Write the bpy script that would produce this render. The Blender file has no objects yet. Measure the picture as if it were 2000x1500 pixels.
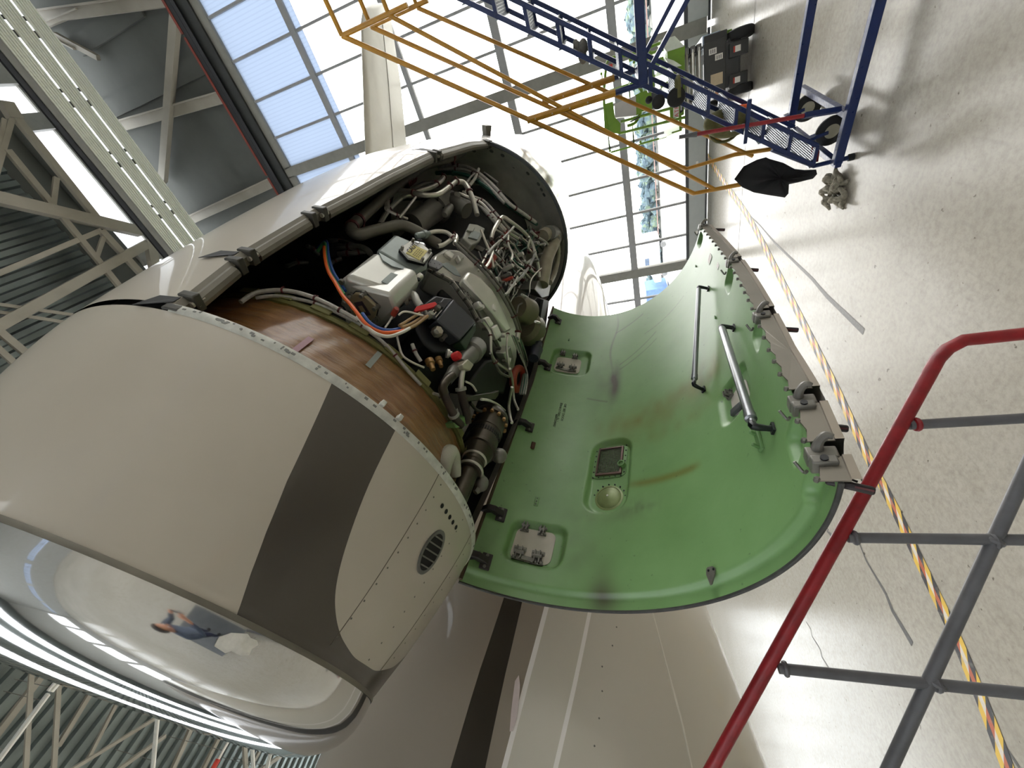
import bpy, bmesh, math, random
import numpy as np
from mathutils import Vector, Matrix
rnd = random.Random(7)
sc = bpy.context.scene
COL = sc.collection
PI = math.pi
H = 2.1                                   # eye height above the hangar floor
# ---------------------------------------------------------------- camera model
F = 751.0
_Z = np.array([-2330., -260., 751.]); _Z /= np.linalg.norm(_Z)
_X = -np.array([360., -1000., 751.]); _X -= _X.dot(_Z)*_Z; _X /= np.linalg.norm(_X)
_Y = -np.cross(_Z, _X)
CM = np.array([_X, _Y, _Z])               # camera axes (right, up, forward) -> world
EYE = np.array([0., 0., H])
def ray(x, y):
    w = CM @ np.array([x-1000., 750.-y, F]); return w/np.linalg.norm(w)
def at_t(x, y, t): return EYE + ray(x, y)*t
def at_y(x, y, Y): r = ray(x, y); return EYE + r*(Y/r[1])
def at_z(x, y, z): r = ray(x, y); return EYE + r*((z-H)/r[2])
def on_floor(x, y, z=0.0): return at_z(x, y, z)
def zc(P): return float((np.asarray(P)-EYE) @ (CM @ np.array([0, 0, 1.])))
def px_len(n, P): return n*zc(P)/F
def plane_hit(x, y, P0, n):
    r = ray(x, y); return EYE + r*(np.dot(np.asarray(P0)-EYE, n)/np.dot(r, n))
# ---------------------------------------------------------------- scene helpers
W = {}
def v3(p): return Vector((float(p[0]), float(p[1]), float(p[2])))
def props(o, label=None, cat=None, group=None, kind=None):
    if label: o['label'] = label
    if cat: o['category'] = cat
    if group: o['group'] = group
    if kind: o['kind'] = kind
    return o
def setparent(o, world, parent):
    W[o.name] = v3(world)
    if parent is not None:
        o.parent = parent; o.location = W[o.name]-W[parent.name]
    else:
        o.location = W[o.name]
def thing(name, label, cat, loc, group=None, kind=None):
    o = bpy.data.objects.new(name, None); o.empty_display_size = .1
    COL.objects.link(o); setparent(o, loc, None)
    return props(o, label, cat, group, kind)
def nrm(a):
    a = np.asarray(a, float); return a/(np.linalg.norm(a)+1e-12)
def frame_of(d, up=(0, 0, 1)):
    d = nrm(d); up = np.asarray(up, float)
    if abs(d @ nrm(up)) > .98: up = np.array([1., 0, 0]) if abs(d[0]) < .9 else np.array([0, 1., 0])
    s = nrm(np.cross(d, up)); return d, s, np.cross(s, d)
def smooth_path(pts, sub=6):
    P = np.asarray(pts, float)
    if len(P) < 3 or sub <= 1: return P
    out = []
    for i in range(len(P)-1):
        p0 = P[max(i-1, 0)]; p1 = P[i]; p2 = P[i+1]; p3 = P[min(i+2, len(P)-1)]
        for k in range(sub):
            t = k/sub
            out.append(.5*((2*p1)+(-p0+p2)*t+(2*p0-5*p1+4*p2-p3)*t*t+(-p0+3*p1-3*p2+p3)*t**3))
    out.append(P[-1]); return np.array(out)
class MB:
    def __init__(s): s.V = []; s.F = []; s.A = {}
    def add(s, V, F):
        o = len(s.V); s.V.extend([tuple(map(float, v)) for v in V]); s.F.extend([tuple(i+o for i in f) for f in F]); return o
    def box(s, c, size, R=None):
        a = np.asarray(size, float)/2; V = []
        for x in (-1, 1):
            for y in (-1, 1):
                for z in (-1, 1):
                    p = np.array([x, y, z])*a
                    V.append(np.asarray(c)+(R @ p if R is not None else p))
        s.add(V, [(0, 1, 3, 2), (4, 6, 7, 5), (0, 4, 5, 1), (2, 3, 7, 6), (0, 2, 6, 4), (1, 5, 7, 3)]); return s
    def bar(s, p0, p1, w, h, up=(0, 0, 1)):
        p0 = np.asarray(p0, float); p1 = np.asarray(p1, float)
        d, a, b = frame_of(p1-p0, up)
        s.box((p0+p1)/2, (np.linalg.norm(p1-p0), w, h), np.array([d, a, b]).T); return s
    def ibeam(s, p0, p1, w, h, up=(0, 0, 1), t=.02):
        d, a, b = frame_of(np.asarray(p1)-np.asarray(p0), up)
        p0 = np.asarray(p0); p1 = np.asarray(p1)
        s.bar(p0, p1, t, h, up); s.bar(p0+b*h/2, p1+b*h/2, w, t, up); s.bar(p0-b*h/2, p1-b*h/2, w, t, up); return s
    def tube(s, pts, r, n=8, sub=1, cap=True):
        P = smooth_path(pts, sub); m = len(P)
        rr = r if hasattr(r, '__len__') else [r]*m
        if len(rr) != m: rr = np.interp(np.linspace(0, 1, m), np.linspace(0, 1, len(rr)), rr)
        T = np.gradient(P, axis=0); V = []; nn = None
        for i in range(m):
            t = nrm(T[i])
            if nn is None: _, nn, _ = frame_of(t)
            nn = nrm(nn-(nn @ t)*t); b = np.cross(t, nn)
            for k in range(n):
                a = 2*PI*k/n; V.append(P[i]+rr[i]*(math.cos(a)*nn+math.sin(a)*b))
        Fc = []
        for i in range(m-1):
            for k in range(n):
                k2 = (k+1) % n; Fc.append((i*n+k, i*n+k2, (i+1)*n+k2, (i+1)*n+k))
        if cap: Fc.append(tuple(range(n-1, -1, -1))); Fc.append(tuple((m-1)*n+k for k in range(n)))
        s.add(V, Fc); return s
    def lathe(s, p0, d, prof, n=24, cap=True, up=(0, 0, 1), a0=0, a1=2*PI):
        """prof: list of (distance along d, radius)"""
        p0 = np.asarray(p0, float); d, u, w = frame_of(d, up); full = abs(a1-a0-2*PI) < 1e-6
        m = n if full else n+1; V = []
        for (t, r) in prof:
            for k in range(m):
                a = a0+(a1-a0)*k/n; V.append(p0+d*t+r*(math.cos(a)*u+math.sin(a)*w))
        Fc = []
        for i in range(len(prof)-1):
            for k in range(m if full else m-1):
                k2 = (k+1) % m; Fc.append((i*m+k, (i+1)*m+k, (i+1)*m+k2, i*m+k2))
        if cap and full:
            Fc.append(tuple(range(m))); L = (len(prof)-1)*m; Fc.append(tuple(L+k for k in range(m-1, -1, -1)))
        s.add(V, Fc); return s
    def prism(s, A, B):
        n = len(A); Fc = [tuple(range(n-1, -1, -1)), tuple(range(n, 2*n))]
        for i in range(n):
            j = (i+1) % n; Fc.append((i, j, n+j, n+i))
        s.add(list(A)+list(B), Fc); return s
    def plate(s, pts, thick, nvec=None):
        P = [np.asarray(p, float) for p in pts]
        if nvec is None: nvec = nrm(np.cross(P[1]-P[0], P[-1]-P[0]))
        nvec = np.asarray(nvec); return s.prism(P, [p+nvec*thick for p in P])
    def grid(s, G, close_u=False):
        """G: array rows x cols x 3"""
        R, C = G.shape[:2]; Fc = []
        for i in range(R-1):
            for j in range(C if close_u else C-1):
                j2 = (j+1) % C; Fc.append((i*C+j, i*C+j2, (i+1)*C+j2, (i+1)*C+j))
        s.add(G.reshape(-1, 3), Fc); return s
    def ball(s, c, r, n=10, m=6, sc3=(1, 1, 1), R=None):
        V = []; c = np.asarray(c, float)
        for i in range(m+1):
            th = PI*i/m
            for k in range(n):
                a = 2*PI*k/n; p = np.array([math.sin(th)*math.cos(a)*sc3[0], math.sin(th)*math.sin(a)*sc3[1], math.cos(th)*sc3[2]])*r
                V.append(c+(R @ p if R is not None else p))
        Fc = []
        for i in range(m):
            for k in range(n):
                k2 = (k+1) % n; Fc.append((i*n+k, (i+1)*n+k, (i+1)*n+k2, i*n+k2))
        s.add(V, Fc); return s
    def torus(s, c, d, R, r, n=28, m=10):
        d, u, w = frame_of(d); c = np.asarray(c, float); V = []; Fc = []
        for i in range(n):
            a = 2*PI*i/n; e = math.cos(a)*u+math.sin(a)*w
            for k in range(m):
                b = 2*PI*k/m; V.append(c+e*(R+r*math.cos(b))+d*r*math.sin(b))
        for i in range(n):
            for k in range(m):
                i2 = (i+1) % n; k2 = (k+1) % m; Fc.append((i*m+k, i2*m+k, i2*m+k2, i*m+k2))
        s.add(V, Fc); return s
    def build(s, name, mat, parent=None, smooth=35, bevel=0, attrs=None, origin=None, fix=True, sharp=True):
        V = np.array(s.V); c = (V.min(0)+V.max(0))/2 if origin is None else np.asarray(origin)
        me = bpy.data.meshes.new(name); me.from_pydata([tuple(p) for p in (V-c)], [], s.F); me.update()
        for k, a in (attrs or {}).items():
            at = me.attributes.new(k, 'FLOAT', 'POINT'); at.data.foreach_set('value', np.asarray(a, dtype=np.float32))
        if fix:
            bm = bmesh.new(); bm.from_mesh(me)
            bmesh.ops.recalc_face_normals(bm, faces=bm.faces[:]); bm.to_mesh(me); bm.free()
        if smooth:
            me.shade_smooth()
            if sharp: me.set_sharp_from_angle(angle=math.radians(smooth))
        me.materials.append(mat)
        o = bpy.data.objects.new(name, me); COL.objects.link(o); setparent(o, c, parent)
        if bevel:
            b = o.modifiers.new('bevel', 'BEVEL'); b.width = bevel; b.segments = 2; b.limit_method = 'ANGLE'; b.angle_limit = math.radians(40)
        return o
def text_mesh(txt, size, mat, name, org, right, up, parent=None, thick=.001, align='LEFT'):
    """solid lettering standing on the plane spanned by right and up"""
    cu = bpy.data.curves.new(name, 'FONT'); cu.body = txt; cu.size = size; cu.extrude = thick; cu.align_x = align; cu.resolution_u = 2
    tmp = bpy.data.objects.new(name+'_tmp', cu); COL.objects.link(tmp)
    dg = bpy.context.evaluated_depsgraph_get(); me = bpy.data.meshes.new_from_object(tmp.evaluated_get(dg))
    bpy.data.objects.remove(tmp); bpy.data.curves.remove(cu)
    right = nrm(right); up = nrm(np.asarray(up)-right*np.dot(up, right)); n = np.cross(right, up)
    V = np.array([tuple(v.co) for v in me.vertices]); Wd = V @ np.array([right, up, n])
    me.vertices.foreach_set('co', Wd.astype(np.float32).ravel()); me.update()
    me.materials.clear(); me.materials.append(mat); me.name = name
    o = bpy.data.objects.new(name, me); COL.objects.link(o); setparent(o, org, parent); return o
# ---------------------------------------------------------------- materials
def lin(c):
    return tuple((x/12.92 if x <= .04045 else ((x+.055)/1.055)**2.4) for x in [k/255 for k in c])+(1.0,)
def sock(n, *names):
    for k in names:
        if k in n.inputs: return n.inputs[k]
class NT:
    def __init__(s, name):
        s.m = bpy.data.materials.new(name); s.m.use_nodes = True; s.t = s.m.node_tree
        s.b = s.t.nodes['Principled BSDF']; s.out = s.t.nodes['Material Output']
    def n(s, typ, **kw):
        x = s.t.nodes.new(typ)
        for k, v in kw.items(): setattr(x, k, v)
        return x
    def l(s, a, b): s.t.links.new(a, b)
    def coord(s, scale=(1, 1, 1), obj=False):
        tc = s.n('ShaderNodeTexCoord'); mp = s.n('ShaderNodeMapping'); mp.inputs['Scale'].default_value = scale
        if obj: s.l(tc.outputs['Object'], mp.inputs['Vector'])
        else:
            g = s.n('ShaderNodeNewGeometry'); s.l(g.outputs['Position'], mp.inputs['Vector'])
        return mp.outputs['Vector']
    def noise(s, vec, scale, detail=4, rough=.55):
        x = s.n('ShaderNodeTexNoise'); x.inputs['Scale'].default_value = scale; x.inputs['Detail'].default_value = detail; x.inputs['Roughness'].default_value = rough
        s.l(vec, x.inputs['Vector']); return x.outputs['Fac']
    def ramp(s, fac, stops):
        x = s.n('ShaderNodeValToRGB'); e = x.color_ramp.elements
        while len(e) < len(stops): e.new(.5)
        for k, (p, c) in enumerate(stops):
            e[k].position = p; e[k].color = c if hasattr(c, '__len__') else (c, c, c, 1)
        s.l(fac, x.inputs['Fac']); return x.outputs['Color']
    def mix(s, fac, a, b):
        x = s.n('ShaderNodeMix'); x.data_type = 'RGBA'
        for k, val in ((0, fac), (6, a), (7, b)):
            if hasattr(val, 'is_output') or isinstance(val, bpy.types.NodeSocket): s.l(val, x.inputs[k])
            else: x.inputs[k].default_value = val
        return x.outputs[2]
    def math(s, op, a, b=0.0):
        x = s.n('ShaderNodeMath'); x.operation = op
        for k, val in ((0, a), (1, b)):
            if isinstance(val, bpy.types.NodeSocket): s.l(val, x.inputs[k])
            else: x.inputs[k].default_value = val
        return x.outputs[0]
    def attr(s, name):
        x = s.n('ShaderNodeAttribute'); x.attribute_name = name; return x.outputs['Fac']
    def bump(s, h, strength=.2, dist=.01):
        x = s.n('ShaderNodeBump'); x.inputs['Strength'].default_value = strength; x.inputs['Distance'].default_value = dist
        s.l(h, x.inputs['Height']); s.l(x.outputs['Normal'], s.b.inputs['Normal'])
    def set(s, **kw):
        names = dict(color='Base Color', rough='Roughness', metal='Metallic', coat='Coat Weight', coatr='Coat Roughness', spec='Specular IOR Level', alpha='Alpha', sheen='Sheen Weight')
        for k, v in kw.items():
            i = s.b.inputs[names[k]]
            if isinstance(v, bpy.types.NodeSocket): s.l(v, i)
            else: i.default_value = v
        return s
def M(name, rgb, rough=.5, metal=0, coat=0, var=.12, vscale=8, bump=0, bscale=60, spec=.5, rvar=0):
    """painted or bare surface with a little procedural variation"""
    t = NT(name); c = lin(rgb); vec = t.coord()
    f = t.noise(vec, vscale, 5)
    lo = tuple(x*(1-var) for x in c[:3])+(1,); hi = tuple(min(1, x*(1+var)) for x in c[:3])+(1,)
    t.set(color=t.ramp(f, [(.3, lo), (.7, hi)]), rough=rough, metal=metal, coat=coat, coatr=.05, spec=spec)
    if rvar: t.set(rough=t.ramp(t.noise(vec, vscale*2.3, 4), [(.3, max(.02, rough-rvar)), (.7, min(1, rough+rvar))]))
    if bump: t.bump(t.noise(vec, bscale, 3), bump, .004)
    return t.m
# ---------------------------------------------------------------- material list
steel = M('grey_painted_steel', (132, 130, 122), .5, var=.08)
steel_lt = M('pale_painted_steel', (176, 172, 160), .5, var=.06)
steel_dk = M('dark_frame_grey', (70, 72, 73), .5, var=.08)
alu = M('aluminium_frame', (150, 150, 150), .5, .1, var=.06)
black_steel = M('black_steel', (24, 25, 27), .5)
orange = M('orange_rail', (120, 44, 24), .5)
header_grey = M('dark_grey_cladding', (82, 84, 79), .75, var=.05, vscale=3)
wall_pale = M('pale_wall_cladding', (158, 158, 154), .7, var=.04, vscale=2)
slat_white = M('pale_green_white_slat', (232, 233, 216), .5, var=.04)
deck = M('galvanised_deck', (124, 132, 130), .3, .78, var=.12, vscale=2)
trussm = M('truss_paint', (150, 144, 131), .55, var=.07, vscale=3)
blue = M('blue_stair_paint', (15, 35, 82), .38, var=.14, vscale=14, rvar=.12)
yellow = M('yellow_handrail_paint', (176, 126, 34), .42, var=.16, vscale=10, rvar=.12)
galv = M('galvanised_tread', (150, 154, 158), .4, .7, var=.15, vscale=30)
rubber = M('black_rubber', (26, 26, 26), .75, var=.2, bump=.2)
green_lift = M('lime_green_paint', (104, 142, 30), .42, var=.1, vscale=9)
lift_dark = M('dark_grey_chassis', (62, 62, 60), .55, var=.12, vscale=9)
panel_grey = M('grey_box_panel', (178, 176, 170), .5, var=.05)
label_white = M('white_label', (226, 222, 212), .5, var=.05)
label_red = M('red_label', (186, 60, 44), .5)
tan_label = M('tan_label', (190, 172, 142), .6)
red_paint = M('worn_red_paint', (136, 22, 30), .4, var=.22, vscale=18, rvar=.1, bump=.1)
grey_pipe = M('grey_pipe_paint', (92, 92, 94), .45, var=.14, vscale=16, bump=.12)
cloth_black = M('black_cloth', (15, 16, 19), .9, var=.3, bump=.4, bscale=140)
cloth_grey = M('grey_rag_cloth', (146, 140, 124), .95, var=.4, vscale=30, bump=.5, bscale=120)
cloth_olive = M('olive_cloth', (98, 96, 58), .9, var=.25, vscale=20, bump=.4, bscale=160)
cloth_red = M('dark_red_cloth', (120, 28, 38), .9, var=.3, vscale=30, bump=.4)
cloth_orange = M('orange_cloth', (236, 98, 40), .8, var=.1)
ink = M('black_lettering', (28, 26, 30), .6)
ink_red = M('red_lettering', (178, 46, 46), .6)
ink_green = M('dark_green_stencil', (52, 66, 46), .7)
def mk_floor():
    t = NT('polished_concrete'); v = t.coord()
    a = t.noise(v, .35, 6, .6); b = t.noise(v, 5, 6, .65); st = t.n('ShaderNodeTexNoise'); st.inputs['Scale'].default_value = 3; st.inputs['Detail'].default_value = 6
    mp = t.coord((6, .8, 1)); t.l(mp, st.inputs['Vector'])
    c1 = t.ramp(a, [(.3, lin((172, 166, 153))), (.7, lin((186, 180, 167)))])
    c2 = t.mix(t.ramp(b, [(.5, 0.), (.78, .45)]), c1, lin((148, 141, 126)))
    c3 = t.mix(t.ramp(st.outputs['Fac'], [(.6, 0.), (.75, .3)]), c2, lin((140, 136, 125)))
    c3 = t.mix(t.ramp(t.noise(v, 21, 6, .7), [(.42, 0.), (.72, .5)]), c3, lin((136, 129, 114))); sp = t.noise(v, 14, 3, .5); c4 = t.mix(t.ramp(sp, [(.70, 0.), (.735, .7)]), c3, lin((78, 70, 58)))
    t.set(color=c4, rough=t.ramp(b, [(.3, .19), (.75, .27)]), spec=.2); t.bump(t.noise(v, 2.2, 3), .06, .02)
    return t.m
concrete = mk_floor()
def mk_tape():
    t = NT('hazard_tape'); u = t.attr('run'); w = t.attr('across')
    d = t.math('ADD', t.math('MULTIPLY', u, 1/.25), t.math('MULTIPLY', w, .5))
    fr = t.math('FRACT', d); m = t.math('GREATER_THAN', fr, .5)
    mid = t.math('LESS_THAN', t.math('ABSOLUTE', w), .3)
    edge = t.mix(m, lin((226, 186, 62)), lin((46, 42, 44)))
    cen = t.mix(m, lin((222, 212, 196)), lin((186, 92, 52)))
    c = t.mix(mid, edge, cen)
    wear = t.ramp(t.noise(t.coord(), 9, 5), [(.55, 0.), (.75, .6)])
    t.set(color=t.mix(wear, c, lin((168, 160, 146))), rough=.45); return t.m
tape_mat = mk_tape()
def mk_clear():
    t = NT('clear_glass'); tr = t.n('ShaderNodeBsdfTransparent'); gl = t.n('ShaderNodeBsdfGlossy'); gl.inputs['Roughness'].default_value = .03
    mx = t.n('ShaderNodeMixShader'); lw = t.n('ShaderNodeFresnel'); lw.inputs['IOR'].default_value = 1.3
    t.l(lw.outputs[0], mx.inputs[0]); t.l(tr.outputs[0], mx.inputs[1]); t.l(gl.outputs[0], mx.inputs[2]); t.l(mx.outputs[0], t.out.inputs['Surface'])
    t.t.nodes.remove(t.b); return t.m
clear_glass = mk_clear()
def mk_poly(name, col, stripes=True, clear=.1):
    LC = tuple(col)+(1,)
    """opal multiwall sheet: diffuse transmission with fine vertical walls"""
    t = NT(name); tl = t.n('ShaderNodeBsdfTranslucent'); df = t.n('ShaderNodeBsdfDiffuse'); tr = t.n('ShaderNodeBsdfTransparent')
    g = t.n('ShaderNodeNewGeometry'); sx = t.n('ShaderNodeSeparateXYZ'); t.l(g.outputs['Position'], sx.inputs[0])
    f = t.math('FRACT', t.math('MULTIPLY', sx.outputs[0], 1/.075)); s = t.math('LESS_THAN', f, .3)
    c = t.mix(s, LC, tuple(x*.93 for x in col)+(1,)) if stripes else None
    if c is not None: t.l(c, tl.inputs['Color'])
    else: tl.inputs['Color'].default_value = LC
    df.inputs['Color'].default_value = lin((120, 126, 134))
    m1 = t.n('ShaderNodeMixShader'); m1.inputs[0].default_value = .22; t.l(tl.outputs[0], m1.inputs[1]); t.l(df.outputs[0], m1.inputs[2])
    m2 = t.n('ShaderNodeMixShader'); m2.inputs[0].default_value = clear; t.l(m1.outputs[0], m2.inputs[1]); t.l(tr.outputs[0], m2.inputs[2])
    t.l(m2.outputs[0], t.out.inputs['Surface']); t.t.nodes.remove(t.b); return t.m
poly_blue = mk_poly('opal_blue_multiwall', (.365, .415, .50), clear=.03)
sky_poly = mk_poly('skylight_sheet', (.84, .88, .93), stripes=False, clear=.3)
# ---------------------------------------------------------------- the hangar
YW = 10.65; XL, XR, YB = -24., 18., -26.; ZR = 13.2
fb = MB(); fb.box(((XL+XR)/2, (YB+YW)/2, -.1), (XR-XL, YW-YB, .2)); floor = fb.build('floor', concrete, None, smooth=0); props(floor, kind='structure')
joint_m = M('dark_joint', (92, 88, 82), .8); scuff_m = M('black_tyre_mark', (92, 89, 84), .5, var=.25, vscale=40)
def floor_strip(name, pts, w, mat, z=.0015, parent=None, w1=None):
    P = [np.asarray(p) for p in pts]; mb = MB(); n = len(P); G = []
    for i, p in enumerate(P):
        d = nrm((P[min(i+1, n-1)]-P[max(i-1, 0)])*np.array([1, 1, 0])); s = np.array([-d[1], d[0], 0]); ww = w if w1 is None else w+(w1-w)*i/(n-1)
        G.append([p*np.array([1, 1, 0])-s*ww/2+[0, 0, z], p*np.array([1, 1, 0])+s*ww/2+[0, 0, z]])
    mb.grid(np.array(G)); return mb.build(name, mat, parent, smooth=0)
floor_strip('expansion_joint', [(XL+.5, 7.85, 0), (XR-.5, 7.85, 0)], .012, joint_m, parent=floor)
for a, b, w in [((1448, 405), (1685, 648), .07), ((1660, 1030), (1780, 1258), .07), ((1608, 1020), (1622, 1045), .05), ((1575, 1215), (1620, 1310), .03), ((1905, 1350), (1990, 1500), .03)]:
    P = [on_floor(a[0]+(b[0]-a[0])*k/7+2.5*math.sin(k*2.1), a[1]+(b[1]-a[1])*k/7) for k in range(8)]
    floor_strip('tyre_mark', P, .012, scuff_m, .002, floor, w)
pts = [(1380, 302), (1420, 365), (1467, 433), (1547, 588), (1625, 742), (1695, 891), (1751, 1000), (1803, 1110), (1856, 1220), (1912, 1352), (1965, 1490), (1995, 1570)]
P = [on_floor(*p) for p in pts]
def strip_attr(name, P, w, mat):
    P = smooth_path([p*np.array([1, 1, 0]) for p in P], 24); n = len(P); G = []; run = []; ac = []; L = 0
    for i in range(n):
        if i: L += np.linalg.norm(P[i]-P[i-1])
        d = nrm(P[min(i+1, n-1)]-P[max(i-1, 0)]); s = np.array([-d[1], d[0], 0]); row = []
        for k in range(5):
            q = (k/4-.5); row.append(P[i]+s*w*q+[0, 0, .003]); run.append(L); ac.append(2*q)
        G.append(row)
    mb = MB(); mb.grid(np.array(G)); return mb.build(name, mat, None, smooth=0, attrs=dict(run=run, across=ac))
tape = strip_attr('floor_marking_tape', P, .15, tape_mat)
props(tape, 'yellow and black hazard tape running along the concrete floor past the green cowl door', 'floor tape', kind='thing')
# glazed sliding door leaves in the end wall
tz = [1.8, 4.1, 6.3, 8.52]; ztop = 10.6
def door_leaf(i, x0, x1):
    d = bpy.data.objects.new('door_%d' % i, None); COL.objects.link(d); setparent(d, ((x0+x1)/2, YW, 0), None); props(d, kind='structure')
    m = MB()
    for x in (x0+.06, x1-.06): m.box((x, YW, (ztop+.05)/2+.03), (.12, .14, ztop-.05))
    m.box(((x0+x1)/2, YW, ztop-.1), (x1-x0-.2, .14, .22)); m.build('door_frame', steel, d, smooth=0)
    n = 6; w = (x1-x0)/n; mu = MB()
    for k in range(1, n): mu.box((x0+w*k, YW-.015, (ztop+.42)/2), (.05, .07, ztop-.5))
    mu.build('mullion', alu, d, smooth=0)
    tr = MB()
    for k, z in enumerate(tz): tr.box(((x0+x1)/2, YW-.02, z), (x1-x0-.24, .09, (.17, .17, .12, .14)[k]))
    tr.build('transom', alu, d, smooth=0)
    kp = MB(); kp.box(((x0+x1)/2, YW-.03, .24), (x1-x0-.24, .06, .36)); kp.build('kick_panel', M('kick_panel_grey', (178, 181, 177), .5, var=.04) if i == 1 else bpy.data.materials['kick_panel_grey'], d, smooth=0)
    kb = MB(); kb.box(((x0+x1)/2, YW-.01, .45), (x1-x0-.24, .1, .07)); kb.box(((x0+x1)/2, YW-.005, .035), (x1-x0-.1, .05, .05)); kb.build('kick_rail', steel_dk, d, smooth=0)
    for k in range(3):
        xs = x0+(k+.5)*(x1-x0)/3; fp = MB(); fp.box((xs, YW-.063, .24), (.09, .006, .05)); fp.build('flush_pull', label_white, d, smooth=0)
    g = MB()
    for k in range(n): g.box((x0+w*(k+.5), YW, (8.3+.5)/2-.02), (w-.05, .008, 8.3-.5))
    g.build('glass_pane', clear_glass, d, smooth=0)
    pb = MB()
    for k in range(n): pb.box((x0+w*(k+.5), YW+.01, (8.3+ztop-.2)/2), (w-.05, .012, ztop-.2-8.3))
    pb.build('opal_pane', poly_blue, d, smooth=0)
lw_ = 4.775; i = 1
for k in range(-5, 4):
    x0 = .02+k*lw_
    if x0 < XL+.1 or x0+lw_ > XR: continue
    door_leaf(i, x0, x0+lw_); i += 1
XL2 = .02-5*lw_; XR2 = .02+3*lw_+lw_
hd = MB(); hd.box(((XL+XR)/2, YW+.28, (ztop+15.6)/2+.1), (XR-XL, .12, 15.4-ztop)); o = hd.build('wall_header', header_grey, smooth=0); props(o, kind='structure')
gt = MB(); gt.box(((XL+XR)/2, YW-.03, ztop+.17), (XR-XL-.2, .2, .34)); o = gt.build('trim_1', M('dark_guide_rail', (46, 48, 46), .6), smooth=0); props(o, kind='structure')
gt = MB(); gt.box(((XL+XR)/2, YW-.16, ztop+.42), (XR-XL-.2, .1, .12)); gt.box(((XL+XR)/2, YW-.2, ztop+.3), (XR-XL-.2, .03, .1)); o = gt.build('trim_2', black_steel, smooth=0); props(o, kind='structure')
gt = MB()
for k in range(int((XR-XL)/3)): gt.box((XL+1.6+k*3, YW-.2, ztop+.5), (2.94, .05, .06))
o = gt.build('trim_3', orange, smooth=0); props(o, kind='structure')
for a, b, w in [((237, 246), (437, 190), 17), ((345, 10), (318, 352), 16), ((372, 430), (560, 344), 15), ((60, 36), (332, 0), 18), ((96, 48), (160, 22), 6), ((152, 92), (272, 12), 30), ((151, 91), (108, 68), 9), ((210, 216), (404, 120), 30)]:
    m = MB(); yq = YW+.02+.03*(int(a[0]) % 5) if w < 28 else YW+.2; p0 = at_y(*a, yq); p1 = at_y(*b, yq); ww = px_len(w, (p0+p1)/2); d_ = nrm(p1-p0); d__, s_, u_ = frame_of(d_, (0, 1, 0)); m.bar(p0-d_*.5 if w < 28 else p0, p1, ww, .1, (0, 1, 0))
    if w < 19: m.bar(p0+s_*ww*.5-[0, .06, 0], p1+s_*ww*.5-[0, .06, 0], .03, .12, (0, 1, 0))
    o = m.build('beam', trussm if w < 28 else header_grey, smooth=0); props(o, kind='structure')
# long slatted duct under the header
zb = H+9.6
def zline(px, z): return at_z(px[0], px[1], z)
y0 = zline((345, 500), zb)[1]; y1 = zline((400, 461), zb)[1]
root = thing('slatted_ceiling_panel', 'long pale slatted panel bundle hanging across the hangar under the dark header wall', 'ceiling panel', (0, (y0+y1)/2, zb))
nsl = 17
for g_ in range(3):
    m = MB()
    for k in range(6):
        yy = y0+(y1-y0)*((g_*6.9+k+.5)/19.8); m.box(((XL+XR)/2, yy, zb+.02), (XR-XL-1, .03, .04)); m.box(((XL+XR)/2, yy+.022, zb+.034), (XR-XL-1, .03, .012))
    m.build('slat', slat_white, root, smooth=0)
m = MB()
for k in range(38): m.box((XL+2+k*1.05, (y0+y1)/2, zb+.06), (.1, y1-y0+.06, .03)); m.box((XL+2.22+k*1.05, (y0+y1)/2, zb+.06), (.06, y1-y0+.06, .03))
m.build('hanger_rail', steel_dk, root, smooth=0)
m = MB(); m.box(((XL+XR)/2, y0-.075, zb+.03), (XR-XL-1, .13, .06)); o = m.build('beam', steel, smooth=0); props(o, kind='structure')
m = MB(); m.box(((XL+XR)/2, y0-.19, zb+.04), (XR-XL-1, .11, .05)); o = m.build('beam', black_steel, smooth=0); props(o, kind='structure')
# roof: skylight strip, corrugated deck, trusses
zs = H+10.9
ys0 = zline((320, 545), zs)[1]-.25; ys1 = zline((330, 500), zs)[1]+.25
sky = bpy.data.objects.new('window_1', None); COL.objects.link(sky); setparent(sky, (0, (ys0+ys1)/2, zs), None); props(sky, kind='structure')
m = MB(); m.box(((XL+XR)/2, (ys0+ys1)/2, zs), (XR-XL, ys1-ys0, .01)); m.build('skylight_pane', sky_poly, sky, smooth=0)
m = MB()
for px in [(10, 152), (70, 242), (300, 496)]:
    x = zline(px, zs)[0]; m.box((x, (ys0+ys1)/2, zs-.1), (.28, ys1-ys0, .2))
for k in range(16):
    if k < 9 or k > 12: m.box((XL+.8+k*2.7, (ys0+ys1)/2, zs-.08), (.12, ys1-ys0, .16))
m.box(((XL+XR)/2, (ys0+ys1)/2+.05, zs-.04), (XR-XL, .07, .06)); m.build('glazing_bar', steel, sky, smooth=0)
yg0, yg1 = y0*1.36, y1*1.36
ZC = 15.2
m = MB(); m.box(((XL+XR)/2, (yg1+YW+.3)/2, ZC), (XR-XL, YW+.3-yg1, .1)); m.box(((XL+XR)/2, (ys1+yg0)/2, ZC), (XR-XL, yg0-ys1, .1)); m.box(((XL+XR)/2, ys1+.02, (zs+ZC)/2), (XR-XL, .08, ZC-zs)); o = m.build('ceiling_edge', header_grey, smooth=0); props(o, kind='structure')
m = MB(); m.box(((XL+XR)/2, (yg0+yg1)/2, ZC), (XR-XL, yg1-yg0, .01)); o = m.build('window_4', sky_poly, smooth=0); props(o, kind='structure')
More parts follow.
